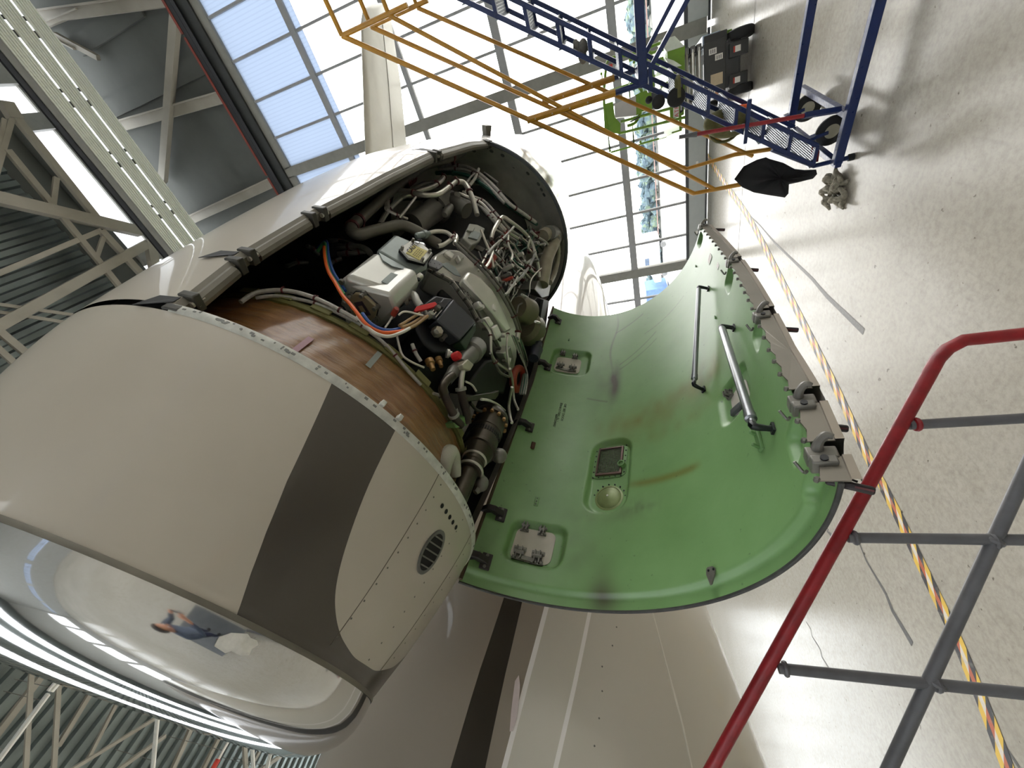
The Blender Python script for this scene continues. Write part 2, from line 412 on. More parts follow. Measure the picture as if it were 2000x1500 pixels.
def corr(x0, x1, ya, yb, z, pitch=.25, dep=.07):
    V = []; n = int((x1-x0)/pitch)
    for k in range(n):
        x = x0+k*pitch
        for dx, dz in ((0, 0), (.36*pitch, 0), (.5*pitch, dep), (.86*pitch, dep)): V.append((x+dx, z+dz))
    V.append((x1, z)); G = np.array([[(x, y, zz) for x, zz in V] for y in (ya, yb)]); m = MB(); m.grid(G)
    return m
yc = zline((235, 567), zs)[1]
sl = [(-7.2, -5.6), (-13.2, -10.2), (-19.2, -16.2)]             # unseen rooflight strips added further back to fill the interior with light
segs = []; y = yc
for a, b in sorted(sl, reverse=True): segs.append((b, y)); y = a
segs.append((YB, y)); ceil = None
for a, b in segs:
    m = corr(XL, XR, a, b, zs); o = m.build('ceiling', deck, smooth=0, fix=False); props(o, kind='structure')
for k, (a, b) in enumerate(sl):
    m = MB(); m.box(((XL+XR)/2, (a+b)/2, zs+.05), (XR-XL, b-a, .01)); o = m.build('window_%d' % (k+8), sky_poly, smooth=0); props(o, kind='structure')
m = MB(); m.box(((XL+XR)/2, (yc+ys0)/2, zs+.12), (XR-XL, ys0-yc, .1)); m.box(((XL+XR)/2, ys0-.05, zs), (XR-XL, .1, .2)); o = m.build('ceiling_fascia', header_grey, smooth=0); props(o, kind='structure')
zt = zs-.55
def member(a, b, w, h=None, mat=trussm, z=None, za=None, zb_=None, name='beam'):
    z = zt if z is None else z; p0 = at_z(*a, za or z); p1 = at_z(*b, zb_ or z); w = px_len(w, (p0+p1)/2); m = MB(); dv = nrm(p1-p0)
    if a[0] < 0 or a[1] > 1500: p0 = p0-dv*4
    if b[0] < 0 or b[1] > 1500: p1 = p1+dv*4
    m.bar(p0, p1, w, h or w*.8); o = m.build(name, mat, smooth=0); return props(o, kind='structure')
for a, b, w in [((-30, 381), (272, 452), 21), ((-20, 646), (286, 477), 17), ((-10, 537), (197, 450), 9), ((197, 450), (283, 543), 11), ((30, 228), (192, 430), 12), ((14, 293), (242, 570), 10),
                ((110, 347), (103, 402), 8), ((202, 463), (188, 503), 7), ((-5, 594), (170, 619), 6), ((-5, 609), (150, 633), 6), ((-5, 644), (70, 706), 12), ((-5, 680), (40, 720), 10),
                ((292, 470), (302, 525), 15), ((25, 225), (-5, 330), 8), ((8, 232), (-2, 300), 6), ((10, 200), (30, 232), 20),
                ((-2, 1429), (104, 1291), 11), ((192, 1329), (113, 1458), 8), ((240, 1350), (172, 1482), 6), ((382, 1403), (336, 1505), 8), ((518, 1447), (496, 1486), 6), ((437, 1422), (395, 1505), 7)]:
    member(a, b, w)
for a, b, w in [((64, 1270), (50, 1505), 7), ((117, 1296), (105, 1505), 7), ((320, 1393), (137, 1505), 6), ((323, 1437), (228, 1505), 7), ((477, 1436), (480, 1505), 7), ((560, 1468), (500, 1510), 6)]:
    member(a, b, w, z=zt-.4)
# strip lights, hanging cable pole
tube_white = M('white_batten_body', (226, 226, 220), .4)
for k, (a, b, w, lab) in enumerate([((137, 1303), (97, 1351), 11, 'short thick white lighting batten under the corrugated roof beside the chrome lip'), ((94, 1354), (-6, 1488), 5, 'long thin white lighting batten running on from the thick one'),
        ((309, 1376), (297, 1505), 4, 'white lighting batten crossing below the middle of the chrome lip'), ((491, 1440), (494, 1505), 4, 'white lighting batten by the red and white hanging pole'), ((532, 1452), (519, 1505), 3.5, 'thin white batten nearest the plane body')]):
    p0 = at_z(*a, zt-.6); p1 = at_z(*b, zt-.6); o = thing('lighting_batten', lab, 'light', (p0+p1)/2, 'white battens under the roof')
    w = px_len(w, p0); m = MB(); m.bar(p0, p1, w, .06); m.build('housing', tube_white, o, smooth=0, bevel=.01)
    m = MB(); d = (p1-p0)*.97/2; m.tube([(p0+p1)/2-d-[0, 0, .05], (p0+p1)/2+d-[0, 0, .05]], .02, 8); m.build('tube', label_white, o)
    for f in (.12, .85): q = p0+(p1-p0)*f; m = MB(); m.tube([q, np.array([q[0], q[1], zs+.02])], .006, 6); m.build('hanger', steel, o)
a, b = (457, 1429), (414, 1505); p0 = at_z(*a, zt-1.2); p1 = at_z(*b, zt-1.2); o = thing('marker_pole', 'red and white banded pole hanging under the roof behind the chrome lip', 'pole', p0)
d = p1-p0
m = MB(); m.tube([p0, p1], .025, 8); m.build('shaft', label_white, o)
m = MB(); q = p0+d*.5; m.tube([q, np.array([q[0], q[1], zs+.02])], .006, 6); m.build('hanger', steel, o)
for s0, s1, r in ((.0, .2, .055), (.72, 1., .05)): m = MB(); m.tube([p0+d*s0, p0+d*s1], r, 8); m.build('red_band', label_red, o)
# enclosing walls with daylight panels
def wall(name, c, size, mat=wall_pale):
    m = MB(); m.box(c, size); o = m.build(name, mat, smooth=0); return props(o, kind='structure')
wz = 15.4
for sx, xx, nm in ((-1, XL, 'left'), (1, XR, 'right')):
    wz0, wz1 = (2.2, 7.5) if sx < 0 else (3.0, 3.75)
    wall('wall_'+nm, (xx, (YB+YW)/2, wz0/2), (.2, YW-YB, wz0)); wall('wall_'+nm, (xx, (YB+YW)/2, (wz1+wz)/2), (.2, YW-YB, wz-wz1))
    for k in range(6): wall('wall_'+nm, (xx, YB+.4+k*(YW-YB-.8)/5, (wz0+wz1)/2), (.2, .8, wz1-wz0))
    o = bpy.data.objects.new('window_%d' % (5 if sx < 0 else 6), None); COL.objects.link(o); setparent(o, (xx, 0, 4.8), None); props(o, kind='structure')
    m = MB(); m.box((xx, (YB+YW)/2, (wz0+wz1)/2), (.02, YW-YB-.6, wz1-wz0)); m.build('opal_pane', sky_poly if sx < 0 else poly_blue, o, smooth=0)
    m = MB()
    for k in range(36): m.box((xx, YB+.5+k, (wz0+wz1)/2), (.08, .06, wz1-wz0))
    for z in (wz0*.66+wz1*.34, wz0*.34+wz1*.66): m.box((xx, (YB+YW)/2, z), (.08, YW-YB-.6, .08))
    m.build('mullion', alu, o, smooth=0)
wall('wall_rear', ((XL+XR)/2, YB, 1.1), (XR-XL, .2, 2.2)); wall('wall_rear', ((XL+XR)/2, YB, (5.4+wz)/2), (XR-XL, .2, wz-5.4))
for k in range(8): wall('wall_rear', (XL+.5+k*(XR-XL-1)/7, YB, 3.8), (1., .2, 3.3))
o = bpy.data.objects.new('window_7', None); COL.objects.link(o); setparent(o, (0, YB, 5.6), None); props(o, kind='structure')
m = MB(); m.box(((XL+XR)/2, YB, 3.8), (XR-XL-.4, .02, 3.2)); m.build('opal_pane', sky_poly, o, smooth=0)
m = MB()
for k in range(41): m.box((XL+1+k, YB, 3.8), (.06, .08, 3.2))
for z in (3.3, 4.3): m.box(((XL+XR)/2, YB, z), (XR-XL-.4, .08, .08))
m.build('mullion', alu, o, smooth=0)
# outside
apron = M('bright_apron', (228, 228, 222), .9, var=.03, vscale=.3)
m = MB(); m.box((0, YW+75.1, -.15), (400, 150, .1)); m.box((0, -120, -.3), (400, 360, .1)); o = m.build('ground', apron, smooth=0); props(o, kind='structure')
def mk_leaf(name, a, b):
    t = NT(name); v = t.coord(); t.set(color=t.ramp(t.noise(v, 2.2, 6, .7), [(.35, lin(a)), (.5, lin(b)), (.7, lin((122, 140, 100)))]), rough=.9); return t.m
leafm = mk_leaf('hazy_foliage', (66, 84, 100), (84, 104, 114))  # veiling haze is put into these pale bluish leaf colours
g = MB(); r2 = random.Random(3)
for k in range(1700):
    x = -26+40*r2.random(); y = 22.3+r2.random()*2.2; z = r2.random()*.62
    g.ball((x, y, z+.08), .12+.17*r2.random(), 6, 4, (1.1, 1, .85))
V = np.array(g.V); V += (np.random.default_rng(5).random(V.shape)-.5)*.1; V[:, 2] = np.maximum(V[:, 2], -.1); g.V = [tuple(p) for p in V]
o = g.build('hedge_foliage', leafm, smooth=0, fix=False); props(o, 'long band of pale blue green hedge growing beyond the glazed doors', 'hedge', kind='stuff')
m = MB()
for k in range(2): m.tube([(-26, 21.6, .16+.0*k), (14, 21.6, .16)], .03, 6)
for k in range(21): m.tube([(-26+2*k, 21.6, -.1), (-26+2*k, 21.6, .2)], .03, 6)
o = m.build('low_rail_fence', M('pale_red_rail', (176, 150, 146), .6), smooth=0); props(o, 'low pale reddish rail running along the foot of the hedge outside', 'fence')
# van parked outside
P = at_y(1272, 505, 20.); vx = P[0]; o = thing('white_van', 'white van parked outside the glazed door in front of the hedge', 'van', (vx, 20, 0))
vw = M('white_van_paint', (236, 238, 242), .3, coat=.5); m = MB()
prof = [(-1.9, .3), (-1.9, .62), (-1.25, .75), (-.75, 1.12), (1.7, 1.15), (1.85, .9), (1.85, .3)]
m.prism([(vx-.5, 20+.0, z) for a, z in prof] and [np.array([vx+a*.62, 19.6, z]) for a, z in prof], [np.array([vx+a*.62, 20.6, z]) for a, z in prof]); m.build('body', vw, o, smooth=20, bevel=.05)
m = MB(); m.box((vx-.1, 19.59, .92), (.6, .02, .2)); m.build('window', M('van_window', (96, 112, 138), .1), o, smooth=0)
for a in (-.75, .75):
    m = MB(); m.lathe((vx+a, 19.55, .13), (0, 1, 0), [(0, .08), (.02, .13), (.18, .13), (.2, .08)], 18); m.build('wheel', M('grey_tyre', (120, 122, 126), .7) if a < 0 else bpy.data.materials['grey_tyre'], o)
P = at_y(1268, 585, 20.); o = thing('blue_container', 'blue container standing outside beside the white van', 'container', (P[0], 20, 0))
bm_ = M('blue_container_paint', (96, 128, 190), .5); m = MB(); m.box((P[0]-.2, 20.2, .55), (1.9, 1.2, 1.1)); m.build('body', bm_, o, smooth=0, bevel=.03)
m = MB(); m.box((P[0]-.2, 20.2, 1.12), (2., 1.3, .08)); m.build('lid', M('container_lid', (170, 190, 225), .5), o, smooth=0, bevel=.02)
# ---------------------------------------------------------------- aircraft frame
_p = [-.94214723, .74838035, 1.38779098, .0105, -.08224]
EA = np.array([math.sin(_p[3])*math.cos(_p[4]), math.cos(_p[3])*math.cos(_p[4]), math.sin(_p[4])])
EU = nrm(np.cross(EA, [0, 0, 1])); EV = np.cross(EU, EA); EC = np.array(_p[:3])+[0, 0, H]
def E(s, th, r):
    a = math.radians(th); return EC+EA*s+r*(math.cos(a)*EU+math.sin(a)*EV)
def Er(th): a = math.radians(th); return math.cos(a)*EU+math.sin(a)*EV
def to_e(P):
    q = np.asarray(P)-EC; return q @ EA, math.degrees(math.atan2(q @ EV, q @ EU)), math.hypot(q @ EU, q @ EV)
def eh(x, y, r):
    """point of the sight line through (x, y) lying r from the engine axis (or its closest approach)"""
    d = ray(x, y); o = EYE-EC; w = d-(d @ EA)*EA; q = o-(o @ EA)*EA
    A = w @ w; B = 2*w @ q; D = q @ q-r*r; disc = B*B-4*A*D
    t = (-B-math.sqrt(disc))/2/A if disc > 0 else -B/2/A
    return EYE+d*t
PS = [-.68, -.67, -.65, -.63, -.60, -.57, -.54, -.5, -.48, -.38, -.24, -.1, 0, .28, .57, 1.04, 1.5, 2.1, 2.45, 2.65, 3.4, 4.1]
PR = [.49, .53, .575, .613, .643, .66, .667, .669, .672, .715, .757, .795, .812, .838, .862, .886, .893, .85, .80, .785, .68, .57]
def rad(s): return float(np.interp(s, PS, PR))
# smooth the profile a little between the knots
_ss = np.linspace(-.5, 4.1, 231); _rr = np.interp(_ss, PS, PR)
for _ in range(14): _rr[1:-1] = (_rr[:-2]+2*_rr[1:-1]+_rr[2:])/4
def radS(s): return float(np.interp(s, _ss, _rr)) if s > -.49 else rad(s)
def shell(smin, smax, ns, thf, nt, off=0.0):
    """grid on the nacelle skin; thf(s) -> (th0, th1)"""
    G = np.zeros((ns+1, nt+1, 3)); S = np.zeros((ns+1, nt+1)); T = np.zeros((ns+1, nt+1))
    for i in range(ns+1):
        s = smin+(smax-smin)*i/ns; a, b = thf(s); r = radS(s)+off
        for j in range(nt+1):
            th = a+(b-a)*j/nt; G[i, j] = E(s, th, r); S[i, j] = s; T[i, j] = th
    return G, S, T
# ---------------------------------------------------------------- materials of the aircraft
GREIGE = (166, 158, 145); DARK = (70, 64, 55)
def mk_paint():
    t = NT('nacelle_paint'); f = t.math('GREATER_THAN', t.attr('stripe'), 0.)
    v = t.coord(); n = t.noise(v, 1.5, 4); g = t.ramp(n, [(.3, lin((178, 170, 156))), (.7, lin((190, 182, 168)))])
    t.set(color=t.mix(f, g, lin(DARK)), rough=.36, coat=.5, coatr=.035); return t.m
paint2 = mk_paint()
def mk_fus():
    t = NT('fuselage_paint'); a = t.attr('ang'); c = lin((150, 140, 127))
    y = t.math('SUBTRACT', t.attr('along'), .2)
    def lim(c0, k): return t.math('SUBTRACT', c0, t.math('MULTIPLY', y, k))
    def band(lo, hi): return t.math('MULTIPLY', t.math('GREATER_THAN', a, lim(*lo)), t.math('LESS_THAN', a, lim(*hi)))
    c1 = t.mix(t.math('LESS_THAN', a, lim(-7.6, 7.)), c, lin((204, 199, 186)))
    c2 = t.mix(band((-4.75, 3.), (1.4, 4.95)), c1, lin((48, 43, 35)))
    c3 = t.mix(band((-8.45, 7.3), (-7.55, 7.)), c2, lin((244, 240, 236))); c4 = t.mix(band((-16.75, 9.8), (-15.95, 9.7)), c3, lin((244, 240, 236)))
    t.set(color=c4, rough=.38, coat=.6, coatr=.04); return t.m
fus_paint = mk_fus()
tail_paint = M('pale_tail_paint', (180, 175, 160), .42, coat=.12, var=.03)
white_gloss = M('white_gloss_paint', (226, 222, 210), .3, coat=.7, var=.03)
def mk_chrome():
    t = NT('polished_lip_metal'); v = t.coord(); t.set(color=lin((226, 226, 226)), metal=1., rough=t.ramp(t.noise(v, 6, 5), [(.3, .035), (.75, .1)])); t.bump(t.noise(v, 2.2, 2), .05, .02); return t.m
chrome = mk_chrome()
bright_metal = M('bright_skin_metal', (186, 184, 178), .16, 1., var=.06, vscale=4)
ti_grey = M('grey_inner_frame', (196, 192, 178), .5, .1, var=.15, vscale=7)
liner = M('dark_cowl_liner', (36, 36, 35), .6, var=.2)
core_dk = M('dark_core_casing', (44, 45, 44), .55, .3, var=.25, vscale=9)
rail_grey = M('cowl_edge_grey', (120, 116, 106), .45, .3, var=.12, vscale=9)
flange_pale = M('scuffed_pale_flange', (196, 196, 188), .5, .2, var=.2, vscale=26)
silver = M('silver_gearbox_paint', (222, 219, 210), .3, .45, var=.1, vscale=7, bump=.15, bscale=25)
silver_gr = M('bare_grey_green_metal', (134, 142, 139), .38, .3, var=.12, vscale=12)
tank_m = M('silver_tank_paint', (196, 195, 188), .32, .45, var=.07, vscale=6)
gun = M('gunmetal_casting', (112, 110, 102), .42, .35, var=.16, vscale=12)
gun_dk = M('dark_bronze_metal', (72, 66, 56), .36, .75, var=.2, vscale=12)
steel_tube = M('stainless_tube', (196, 192, 180), .28, .6, var=.1, vscale=14)
duct_grey = M('olive_grey_duct', (104, 101, 90), .5, .35, var=.12, vscale=12)
duct_tan = M('tan_insulated_duct', (150, 142, 124), .55, .25, var=.14, vscale=14)
harness_w = M('pale_braided_harness', (172, 170, 162), .6, .2, var=.2, vscale=60)
harness_g = M('green_harness', (34, 82, 66), .5, var=.2, vscale=30)
hose_dk = M('dark_brown_hose', (58, 48, 42), .7, var=.25, vscale=30, bump=.3)
clamp_m = M('dark_red_clamp', (84, 30, 30), .55, var=.25, vscale=30)
box_black = M('black_control_box', (20, 22, 26), .32, var=.15)
box_grey = M('grey_box_cover', (54, 57, 62), .38, var=.06)
box_green = M('dark_green_box_end', (34, 56, 34), .5)
elec = M('pale_grey_connector_block', (160, 160, 150), .5, .2, var=.08)
w_org = M('orange_wire', (222, 96, 30), .5); w_wht = M('white_wire', (216, 212, 200), .5); w_blu = M('blue_wire', (44, 86, 158), .5); w_grn = M('green_wire', (66, 142, 84), .5); w_tan = M('tan_wire', (158, 128, 86), .55)
red_tag = M('red_tag_material', (198, 30, 34), .5); red_plug = M('red_brown_plug', (150, 58, 44), .4)
gold_cap = M('brass_fitting', (168, 132, 84), .4, .5)
tan_cover = M('tan_tank_cover', (150, 138, 110), .5, .2)
yellow_label = M('yellow_caution_label', (206, 194, 120), .6, var=.08)
def mk_wrap():
    t = NT('brown_taped_fan_case'); s = t.attr('ps'); th = t.attr('pt'); cv = t.n('ShaderNodeCombineXYZ')
    t.l(t.math('MULTIPLY', s, 26.), cv.inputs[0]); t.l(t.math('MULTIPLY', th, .035), cv.inputs[1])
    n = t.noise(cv.outputs[0], 1.6, 5, .6); n2 = t.noise(t.coord(), 4, 4)
    c = t.ramp(n, [(.3, lin((112, 76, 46))), (.55, lin((140, 100, 62))), (.75, lin((166, 130, 92)))])
    c = t.mix(t.ramp(n2, [(.5, 0.), (.7, .5)]), c, lin((152, 122, 70)))
    t.set(color=c, rough=.36, coat=.5, coatr=.18); t.bump(n, .8, .02); return t.m
wrap_m = mk_wrap()
def mk_green():
    t = NT('green_primer'); v = t.coord(); n = t.noise(v, 3, 5); base = t.ramp(n, [(.3, lin((112, 150, 92))), (.7, lin((126, 164, 106)))])
    c = t.mix(t.attr('oil'), base, lin((112, 112, 42))); c = t.mix(t.attr('soot'), c, lin((70, 56, 48)))
    fl = t.noise(t.coord(), 40, 3); c = t.mix(t.ramp(fl, [(.70, 0.), (.74, .45)]), c, lin((62, 80, 56)))
    t.set(color=c, rough=.42, coat=.15, coatr=.2); t.bump(t.noise(v, 30, 3), .12, .004); return t.m
green_in = mk_green()
primer = M('green_primer_fitting', (110, 148, 92), .45, var=.08)
latch_grey = M('latch_grey_metal', (116, 113, 105), .42, .35, var=.15, vscale=30)
edge_beam_m = M('grey_edge_beam', (122, 116, 104), .42, .4, var=.08, vscale=8)
latch_dark = M('dark_latch_handle', (52, 46, 46), .5, .3, var=.2)
white_panel = M('white_access_panel', (196, 188, 176), .55, var=.08, vscale=9)
# ---------------------------------------------------------------- business jet body
FX = -3.55
def fz(y): return H+.885+.155*max(0., min(1., y/10.))
FY = [-14, -13.5, -12.5, -11, -9, 0, .53, .7, .92, 1.14, 1.38, 2.2, 4, 6.67, 7.24, 8.9, 9.59, 9.9, 10.0]
FR = [.06, .45, .85, 1.2, 1.41, 1.41, 1.389, 1.358, 1.329, 1.289, 1.238, 1.1, .87, .64, .6, .388, .2, .1, .03]
jet = thing('business_jet', 'greige business jet body with dark and white stripes standing left behind the open engine', 'airplane', (FX, 0, H-.5))
Yk = np.unique(np.concatenate([np.linspace(-14, 10, 121), [.53, .7, .92, 1.14, 1.38]])); na = 180; G = np.zeros((len(Yk), na, 3)); AN = np.zeros((len(Yk), na))
rk = np.interp(Yk, FY, FR)
for _ in range(3): rk[1:-1] = (rk[:-2]+2*rk[1:-1]+rk[2:])/4
for i, y in enumerate(Yk):
    for j in range(na):
        a = 2*PI*(j+.5)/na-PI; G[i, j] = (FX+rk[i]*math.cos(a), y, fz(y)+rk[i]*math.sin(a)); AN[i, j] = math.degrees(a)
m = MB(); m.grid(G, close_u=True); m.build('fuselage', fus_paint, jet, attrs=dict(ang=AN.ravel(), along=np.repeat(Yk, na)), sharp=False)
def on_fus(px, off=0.):
    d = ray(*px); t = np.linspace(.8, 6, 3000); P = EYE+t[:, None]*d; r = np.interp(P[:, 1], Yk, rk)
    g = np.hypot(P[:, 0]-FX, P[:, 2]-np.array([fz(y) for y in P[:, 1]]))-r-off; k = np.argmax(g < 0); return P[k]
for px in [(1204, 1225), (1196, 1261), (1176, 1302), (1176, 1350), (1170, 1403), (1161, 1457)]:
    P = on_fus(px); n = nrm(P-[FX, P[1], fz(P[1])]); m = MB(); m.lathe(P-n*.002, n, [(0, .004), (.004, .004)], 8); m.build('fastener', gun, jet)
for a in (-39, ):                                       # fairing strip low on the body
    L = [on_fus(p, .004) for p in [(1275, 1195), (1300, 1290), (1330, 1400), (1352, 1500)]]; m = MB(); m.tube([p-nrm(p-np.array([FX, p[1], fz(p[1])]))*.004 for p in L], .006, 6, 4); m.build('fairing_seam', white_gloss, jet)
P = on_fus((1006, 1375), .004); n = nrm(P-[FX, P[1], fz(P[1])]); tq = nrm(np.cross(n, [0, 1, 0])); m = MB(); r3 = random.Random(2); pts_ = []
for k in range(9): a = 2*PI*k/9; rr = .055*(.7+.5*r3.random()); pts_.append(P+np.array([0, 1, 0])*rr*math.cos(a)*1.7+tq*rr*math.sin(a)*.35)
m.plate(pts_, .004, n); m.build('tape_scrap', M('pale_pink_tape', (206, 192, 190), .35), jet, smooth=0)
# pylon joining body and engine
m = MB(); A = []; B = []
for t_, w_ in ((0, .02), (.12, .1), (.3, .16), (.6, .15), (.85, .08), (1, .015)): A.append((t_, w_)); 
def pyl(x, z, c0, c1):
    up = [np.array([x, c0+(c1-c0)*t_, z+w_]) for t_, w_ in A]; lo = [np.array([x, c0+(c1-c0)*t_, z-w_]) for t_, w_ in A][::-1]; return up+lo
m.prism(pyl(-1.72, H+1.36, 1.2, 3.6), pyl(-2.6, H+1.25, 1.0, 4.2)); m.build('engine_pylon', white_gloss, jet)
# tailplane and fin
zt_ = H+3.7
le = [at_z(714, 312, zt_), at_z(709, 160, zt_), at_z(705, 45, zt_), at_z(709, 18, zt_), at_z(722, 9, zt_), at_z(741, 6, zt_)]
te = [at_z(796, 306, zt_), at_z(782, 160, zt_), at_z(765, 48, zt_), at_z(762, 28, zt_), at_z(757, 12, zt_), at_z(748, 7, zt_)]
ext = lambda a, b: a+(a-b)*2.
le = [ext(le[0], le[1])]+le; te = [ext(te[0], te[1])]+te
G = []; prof_ = [(0, 0), (.02, .025), (.1, .045), (.35, .06), (.65, .038), (1, .003)]
for a, b in zip(le, te):
    c = np.linalg.norm(b-a); kk = min(1., c/1.2)
    G.append([a+(b-a)*t_+np.array([0, 0, w_*kk]) for t_, w_ in prof_]+[a+(b-a)*t_-np.array([0, 0, w_*kk]) for t_, w_ in prof_[::-1]])
m = MB(); m.grid(np.array(G), close_u=True); stab = m.build('horizontal_stabilizer', tail_paint, jet)
m = MB(); L = [le[k]+(te[k]-le[k])*f for k, f in ((1, .58), (2, .58), (3, .6))]; m.tube([p-[0, 0, .045] for p in L], .006, 5); m.build('elevator_gap', M('dark_seam', (120, 116, 106), .6), stab)
m = MB(); m.prism([np.array([FX-.0, y, z]) for y, z in ((6.2, fz(6)+.5), (9.2, fz(9)+.25), (9.6, zt_+.1), (7.9, zt_+.1))], [np.array([FX+.14, y, z]) for y, z in ((6.3, fz(6)+.5), (9.1, fz(9)+.25), (9.5, zt_+.1), (8., zt_+.1))]); m.build('fin', white_gloss, jet, bevel=.03)
# ---------------------------------------------------------------- engine: nacelle
eng = thing('jet_engine', 'rear mounted jet engine with chrome inlet lip, greige nacelle and its lower cowl hanging open', 'jet engine', E(1.2, 0, 0))
def Ltop(th):
    return np.interp(-th, _th, _L, left=9)
_th = np.linspace(60, 155, 400); _L = np.interp(_th, [65.9, 67.3, 69.1, 71.4, 73.9, 77.5, 81.8, 85.9, 93, 105, 116, 126, 136, 150], [-.0, -.08, -.17, -.25, -.326, -.389, -.426, -.448, -.465, -.46, -.42, -.34, -.22, 0.02], left=.3)
for _ in range(90): _L[1:-1] = (_L[:-2]+2*_L[1:-1]+_L[2:])/4
def Aline(s): return np.interp(s, [-.5, -.43, -.358, -.258, -.158, 0, .1], [-65.2, -62.4, -60, -57.3, -55.3, -52.2, -50.5])
G, S, T = shell(-.5, -.012, 60, lambda s: (-180, 180), 540)
stripe = np.minimum((Aline(S)-T)/60., (Ltop(T)-S)); stripe[(T < -150) | (T > 0)] = -1
m = MB(); m.grid(G); inlet = m.build('inlet_cowl', paint2, eng, attrs=dict(stripe=stripe.ravel()), fix=False, sharp=False)
lipS = [(-.503, .0)]; prof = [(-.5, .669), (-.53, .6675), (-.555, .664), (-.58, .656), (-.60, .645), (-.62, .628), (-.64, .602), (-.655, .572), (-.667, .54), (-.674, .51), (-.672, .48), (-.66, .458), (-.63, .445), (-.58, .438), (-.5, .436)]
m = MB(); m.lathe(EC, EA, prof, 220, cap=False); m.build('inlet_lip', chrome, eng, sharp=False)
m = MB(); m.lathe(EC, EA, [(-.497, .6705), (-.503, .6715), (-.508, .6705)], 180, cap=False); m.build('lip_joint_band', rail_grey, inlet)
m = MB(); m.lathe(EC, EA, [(-.5, .436), (-.3, .45), (.0, .5), (.16, .52)], 96, cap=False); m.build('inlet_duct', ti_grey, eng)
m = MB(); m.lathe(EC, EA, [(-.02, .01), (.02, .06), (.1, .12), (.2, .16)], 40); fan = m.build('fan_spinner', gun, eng)
m = MB()
for k in range(22):
    a = 360*k/22; m.prism([E(.16, a-5, .15), E(.24, a+5, .15), E(.19, a+9, .5), E(.12, a-2, .5)], [E(.165, a-5, .15), E(.245, a+5, .15), E(.195, a+9, .5), E(.125, a-2, .5)])
m.build('fan_blade', gun, fan, smooth=0)
# white smear of peeling film on the lip
def lip_hit(px):
    d = ray(*px); t = np.linspace(.6, 3, 5000); P = EYE+t[:, None]*d-EC; s = P @ EA; r = np.hypot(P @ EU, P @ EV)
    R = np.interp(s, [p[0] for p in prof[9::-1]], [p[1] for p in prof[9::-1]]); k = np.argmax((r < R) & (s > -.67)); return EC+P[k]
film = [(418, 1262), (428, 1244), (452, 1236), (484, 1238), (490, 1246), (502, 1251), (505, 1259), (492, 1268), (487, 1280), (472, 1281), (452, 1272), (440, 1276)]
P = [lip_hit(p) for p in film]; cen = sum(P)/len(P); nn = nrm(EYE-cen); m = MB()
m.add([p+nn*.003 for p in P]+[cen+nn*.009], [(k, (k+1) % len(P), len(P)) for k in range(len(P))]); m.build('peeling_film', M('white_film', (232, 230, 226), .4, var=.15, vscale=40, bump=.5, bscale=90), eng, smooth=0, fix=False)
# rear flange of the inlet with scuffed rivet marks
m = MB(); m.grid(np.array([[E(s, -20.5-118.*k/240, r) for k in range(241)] for s, r in [(-.014, radS(-.012)+.0004), (-.006, .8145), (.012, .8155), (.016, .809), (.014, .79), (-.01, .785)]])); fl = m.build('inlet_rear_flange', flange_pale, inlet)
rr_ = random.Random(11); m = MB()
for k in range(70):
    th = -22-rr_.random()*105; s = -.004+.012*rr_.random(); n = Er(th); tg = nrm(np.cross(EA, n)); c = E(s, th, .8153); L = .003+.008*rr_.random()
    m.box(c, (L, .004+.004*rr_.random(), .0016), np.array([tg, EA, n]).T); m.build('sealant_mark', M('dark_sealant', (118, 118, 114), .7) if k == 0 else bpy.data.materials['dark_sealant'], fl, smooth=0); m = MB()
m = MB()
for th in (-62.0, -66.3):
    n = Er(th); tg = nrm(np.cross(EA, n)); m.box(E(.022, th, .814), (.014, .018, .02), np.array([tg, EA, n]).T)
m.build('tab', flange_pale, fl, bevel=.002)
# inlet cowl details: rivet lines, vent, drain holes, joint lines
def surf(s, th, off=0): return E(s, th, radS(s)+off)
m = MB()
for pth in ([(858, 925), (800, 1010), (740, 1110), (690, 1180), (660, 1240)], ):
    pass
for th0, th1, s0, s1 in ((-81.3, -84.9, -.012, -.47), (-106, -107.5, -.012, -.45)):
    m.tube([surf(s0+(s1-s0)*k/14, th0+(th1-th0)*k/14, .0002) for k in range(15)], .0012, 5)
m.build('panel_joint', M('dark_panel_line', (100, 94, 84), .6), inlet)
m = MB()
for th0 in (-83.4, -97., -108.6):
    for k in range(11):
        s = -.45+.42*k/10; P = surf(s, th0-.8*(1-k/10)*2); n = Er(th0); m.lathe(P-n*.001, n, [(0, .0026), (.0018, .0026)], 8); m.build('rivet', gun, inlet); m = MB()
def vent_frame(s, th): n = Er(th); n = nrm(n-EA*(radS(s+.02)-radS(s-.02))/.04); tg = nrm(np.cross(n, EA)); return n, tg, np.cross(tg, n)
n, tg, ax = vent_frame(-.175, -92.8); c = surf(-.175, -92.8)
rot = math.radians(12); e1 = ax*math.cos(rot)+tg*math.sin(rot); e2 = -ax*math.sin(rot)+tg*math.cos(rot)
a1, a2 = .066, .046
m = MB(); G = []
for k in range(48):
    a = 2*PI*k/48; d = e1*a1*math.cos(a)+e2*a2*math.sin(a); row = []
    for sc_, h in ((1.0, -.004), (1.0, .0035), (.83, .0035), (.80, -.03)): row.append(c+d*sc_+n*h)
    G.append(row)
G.append(G[0]); m.grid(np.array(G)); vent = m.build('vent_grille', M('grey_vent_frame', (104, 104, 100), .5, .2), inlet)
m = MB(); m.plate([c+n*.0012+(e1*a1*math.cos(2*PI*k/40)+e2*a2*math.sin(2*PI*k/40))*.84 for k in range(40)], .0006, n); m.build('vent_opening', M('vent_black', (16, 16, 16), .8), vent, smooth=0)
